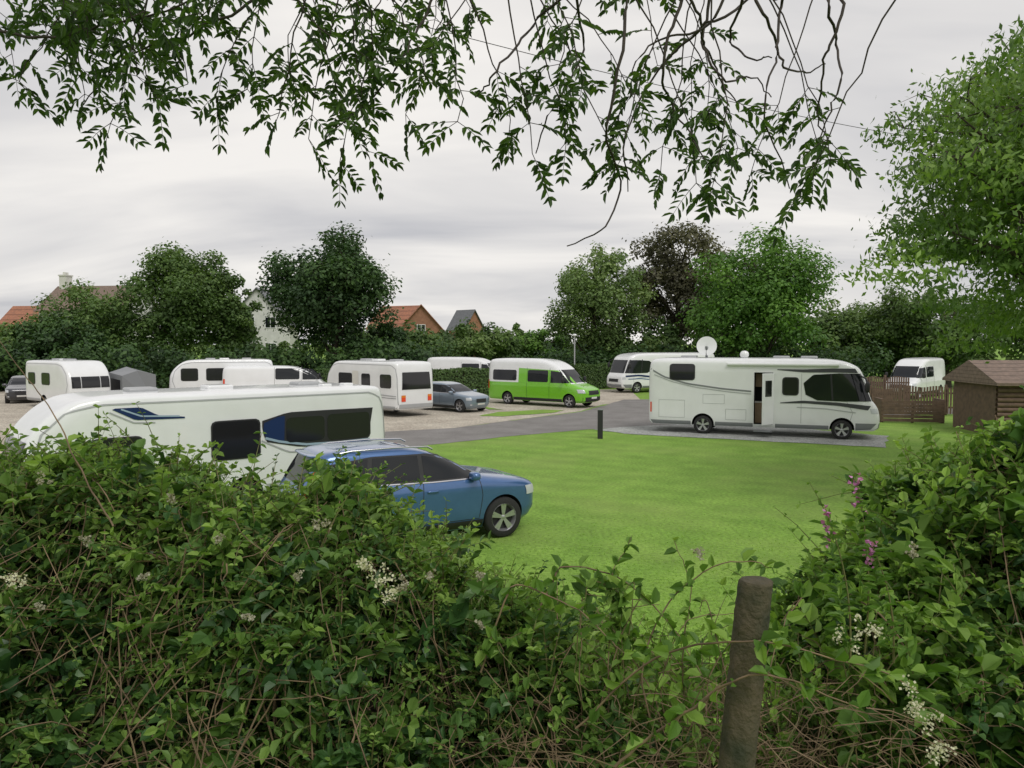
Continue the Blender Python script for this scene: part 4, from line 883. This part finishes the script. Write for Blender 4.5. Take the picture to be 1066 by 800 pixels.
# ------------------------------------------------------------------ lawn blades (thin out with distance)
R=np.random.default_rng(8); n=60000
yy=6+R.beta(1.0,3.0,n)*12; xx=(R.uniform(-.28,.75,n))*yy
P=np.stack([xx,yy,gz(xx,yy)],-1); hgt=R.uniform(.015,.035,n)
D=nn(np.stack([R.normal(size=n)*.9,R.normal(size=n)*.9,np.ones(n)*.8],-1)); Bv=nn(np.cross(D,rand3(n)))*(.004+.0003*yy)[:,None]
V=np.stack([P-Bv,P+Bv,P+D*hgt[:,None]],1).reshape(-1,3); F=np.arange(n*3).reshape(-1,3)
o=np_mesh('grass_blades',V,F,L['blade'],tint=np.repeat(R.uniform(0,1,n),3)); o['kind']='stuff'; thing(o,'short mown lawn grass blades','grass')
# ------------------------------------------------------------------ overhanging ash branches
R=np.random.default_rng(78)
ashroot=empty('ash_tree',(-.5,1.2,1.75)); thing(ashroot,'overhanging ash tree with drooping feathery leafy branches','tree'); aoff=np.array([-.5,1.2,1.75])
tips=[]
low=[(8,75),(35,90),(70,80),(95,100),(110,108),(140,85),(165,100),(195,80),(235,98),(250,70),(305,95),(318,130),(335,155),(362,165),(378,150),(395,120),(425,125),(440,95),(465,118),(350,100),(548,140),(562,160),(592,150),(585,90),(640,170),(658,188),(690,180),(715,190),(745,200),(765,160),(700,115),(655,100),(805,170),(835,200),(850,165),(818,185),(740,105),(350,70),(440,50),(120,45),(60,40),(200,40),(380,60),(600,55),(690,60)]
for p in low: tips.append((p[0],p[1],R.uniform(2.4,3.2)))
for i in range(28): tips.append((R.uniform(-60,270),R.uniform(-50,55),R.uniform(2.3,3.6)))
for i in range(9): tips.append((R.uniform(310,500),R.uniform(-50,40),R.uniform(2.4,3.6)))
for i in range(5): tips.append((R.uniform(560,700),R.uniform(-50,30),R.uniform(2.4,3.6)))
LP=[];LD=[];LN=[];LS=[];LT=[];twigs=[];rads=[];rach=[]
for (px,py,Yd) in tips:
    tip=S(px,py,Yd)
    st=S(px+R.choice([-1,1])*R.uniform(40,180),-110,Yd+R.uniform(-.3,.3))
    t=np.linspace(0,1,13)[:,None]; mid=(st+tip)/2+R.normal(size=3)*.05+np.array([(tip[0]-st[0])*.35,0,.05]); P=st*(1-t)**2+2*mid*t*(1-t)+tip*t**2
    P+=np.cumsum(R.normal(size=P.shape)*.011,axis=0)*np.sqrt(t)
    twigs.append(P); rads.append(np.linspace(.0042,.0016,13))
    ln=np.linalg.norm(tip-st)
    nodes=4 if py>60 else 3
    fr=1-np.arange(nodes)*.075/ln*1.15
    for f in fr:
        if f<.05: continue
        i=min(int(f*12),11); ff_=f*12-i; base=P[i]*(1-ff_)+P[i+1]*ff_; tg=nn((P[i+1]-P[i])[None])[0]
        sidev=nn(np.cross(tg,R.normal(size=3))[None])[0]
        for sg in ((-1,1) if f<.98 else (-1,0,1)):
            if R.uniform()<.14: continue
            rd=nn((tg*.5+sidev*sg*1.1+R.normal(size=3)*.3+np.array([0,0,-.03]))[None])[0]
            RL=R.uniform(.09,.155); m=5
            s=np.linspace(0,1,7)[:,None]; rp=base+rd*RL*s+np.array([0,0,-1])*(s**2)*RL*.22
            rach.append(rp[[0,2,4,6]])
            up_=nn((np.array([0,-.25,1])+R.normal(size=3)*.6)[None])[0]; lat=nn(np.cross(rd,up_)[None])[0]
            for j in range(m):
                q=.28+.70*j/(m-1); pp=base+rd*RL*q+np.array([0,0,-1])*q*q*RL*.22; tdir=nn((rd+np.array([0,0,-.4*q]))[None])[0]
                for s2 in ((-1,1) if j<m-1 else (-1,1,0)):
                    d=tdir*(.75 if s2 else 1)+lat*s2*.85+R.normal(size=3)*.14+np.array([0,0,-.12])
                    LP.append(pp);LD.append(d);LN.append(up_+R.normal(size=3)*.25);LS.append(R.uniform(.036,.056)*(1-.25*abs(q-.6)));LT.append(np.clip(R.uniform(.0,.9),0,1))
LP=np.array(LP);LD=np.array(LD);LN=nn(np.array(LN));LS=np.array(LS)
V,F=leaves6(LP-aoff,LD,LN,LS,LS*.36,.25); np_mesh('crown',V,F,L['ash'],ashroot,tint=np.repeat(np.array(LT),6))
parts=[tube_np(np.array(twigs)-aoff,np.array(rads),5),tube_np(np.array(rach)-aoff,np.tile(np.array([.0016,.0014,.0011,.0007]),(len(rach),1)),3)]
bare=[[(742,-40),(736,20),(732,55),(745,82),(775,78),(800,98)],[(862,-40),(858,10),(868,50),(871,90),(866,120),(846,162)],[(820,-40),(812,10),(816,50),(828,75),(850,82),(868,70)],[(800,-60),(780,-5),(735,22),(700,50),(662,90),(640,150),(642,200)],[(655,-40),(652,60),(640,140),(655,190),(640,232),(600,250)],[(720,-30),(690,60),(700,120),(740,190)],[(640,-50),(560,20),(520,70),(500,100)],[(-60,30),(60,40),(150,20),(300,-40)],[(480,-60),(440,20),(400,80),(330,150)],[(340,-60),(250,10),(160,50),(90,110)],[(770,-40),(796,20),(806,60),(796,110),(825,190)],[(700,-60),(745,-5),(800,8),(840,-10)],[(540,-60),(590,0),(605,50),(575,110),(560,160)],[(760,-50),(752,10),(715,50),(670,62),(640,90)],[(690,-50),(728,20),(742,70),(768,130)],[(752,-40),(770,5),(762,45),(785,62),(802,60)],[(868,-40),(864,30),(845,70),(838,120),(850,150)]]
for bq in bare:
    pts=np.array([S(a,b,2.75+.15*math.sin(a)) for a,b in bq]); u=np.linspace(0,len(pts)-1,26)
    P=np.stack([pchip(np.arange(len(pts)),pts[:,i],u) for i in range(3)],-1); P+=np.cumsum(R.normal(size=P.shape)*.005,axis=0)
    parts.append(tube_np((P-aoff)[None],np.linspace(.0065,.0022,26)[None],5))
for tgt in ((-1.5,2.6,5.9),(-.4,2.7,6.0),(.5,2.7,6.0),(1.2,2.7,6.0)):
    P=np.array([(-2.6,-.6,3.8),(-2.2,.3,5.2),(np.mean([-2,tgt[0]]),1.6,6.0),tgt],float); u=np.linspace(0,3,14); P=np.stack([pchip(np.arange(4),P[:,i],u) for i in range(3)],-1)
    parts.append(tube_np((P-aoff)[None],np.linspace(.09,.02,14)[None],7))
P=np.array([(-2.8,-1.2,1.6),(-2.7,-.9,3),(-2.6,-.6,4.2),(-2.4,-.2,7)],float)
parts.append(tube_np((P-aoff)[None],np.array([[.28,.22,.18,.1]]),10))
V,F=join_vf(parts); np_mesh('trunk',V,F,M['twig'],ashroot,smooth=True)
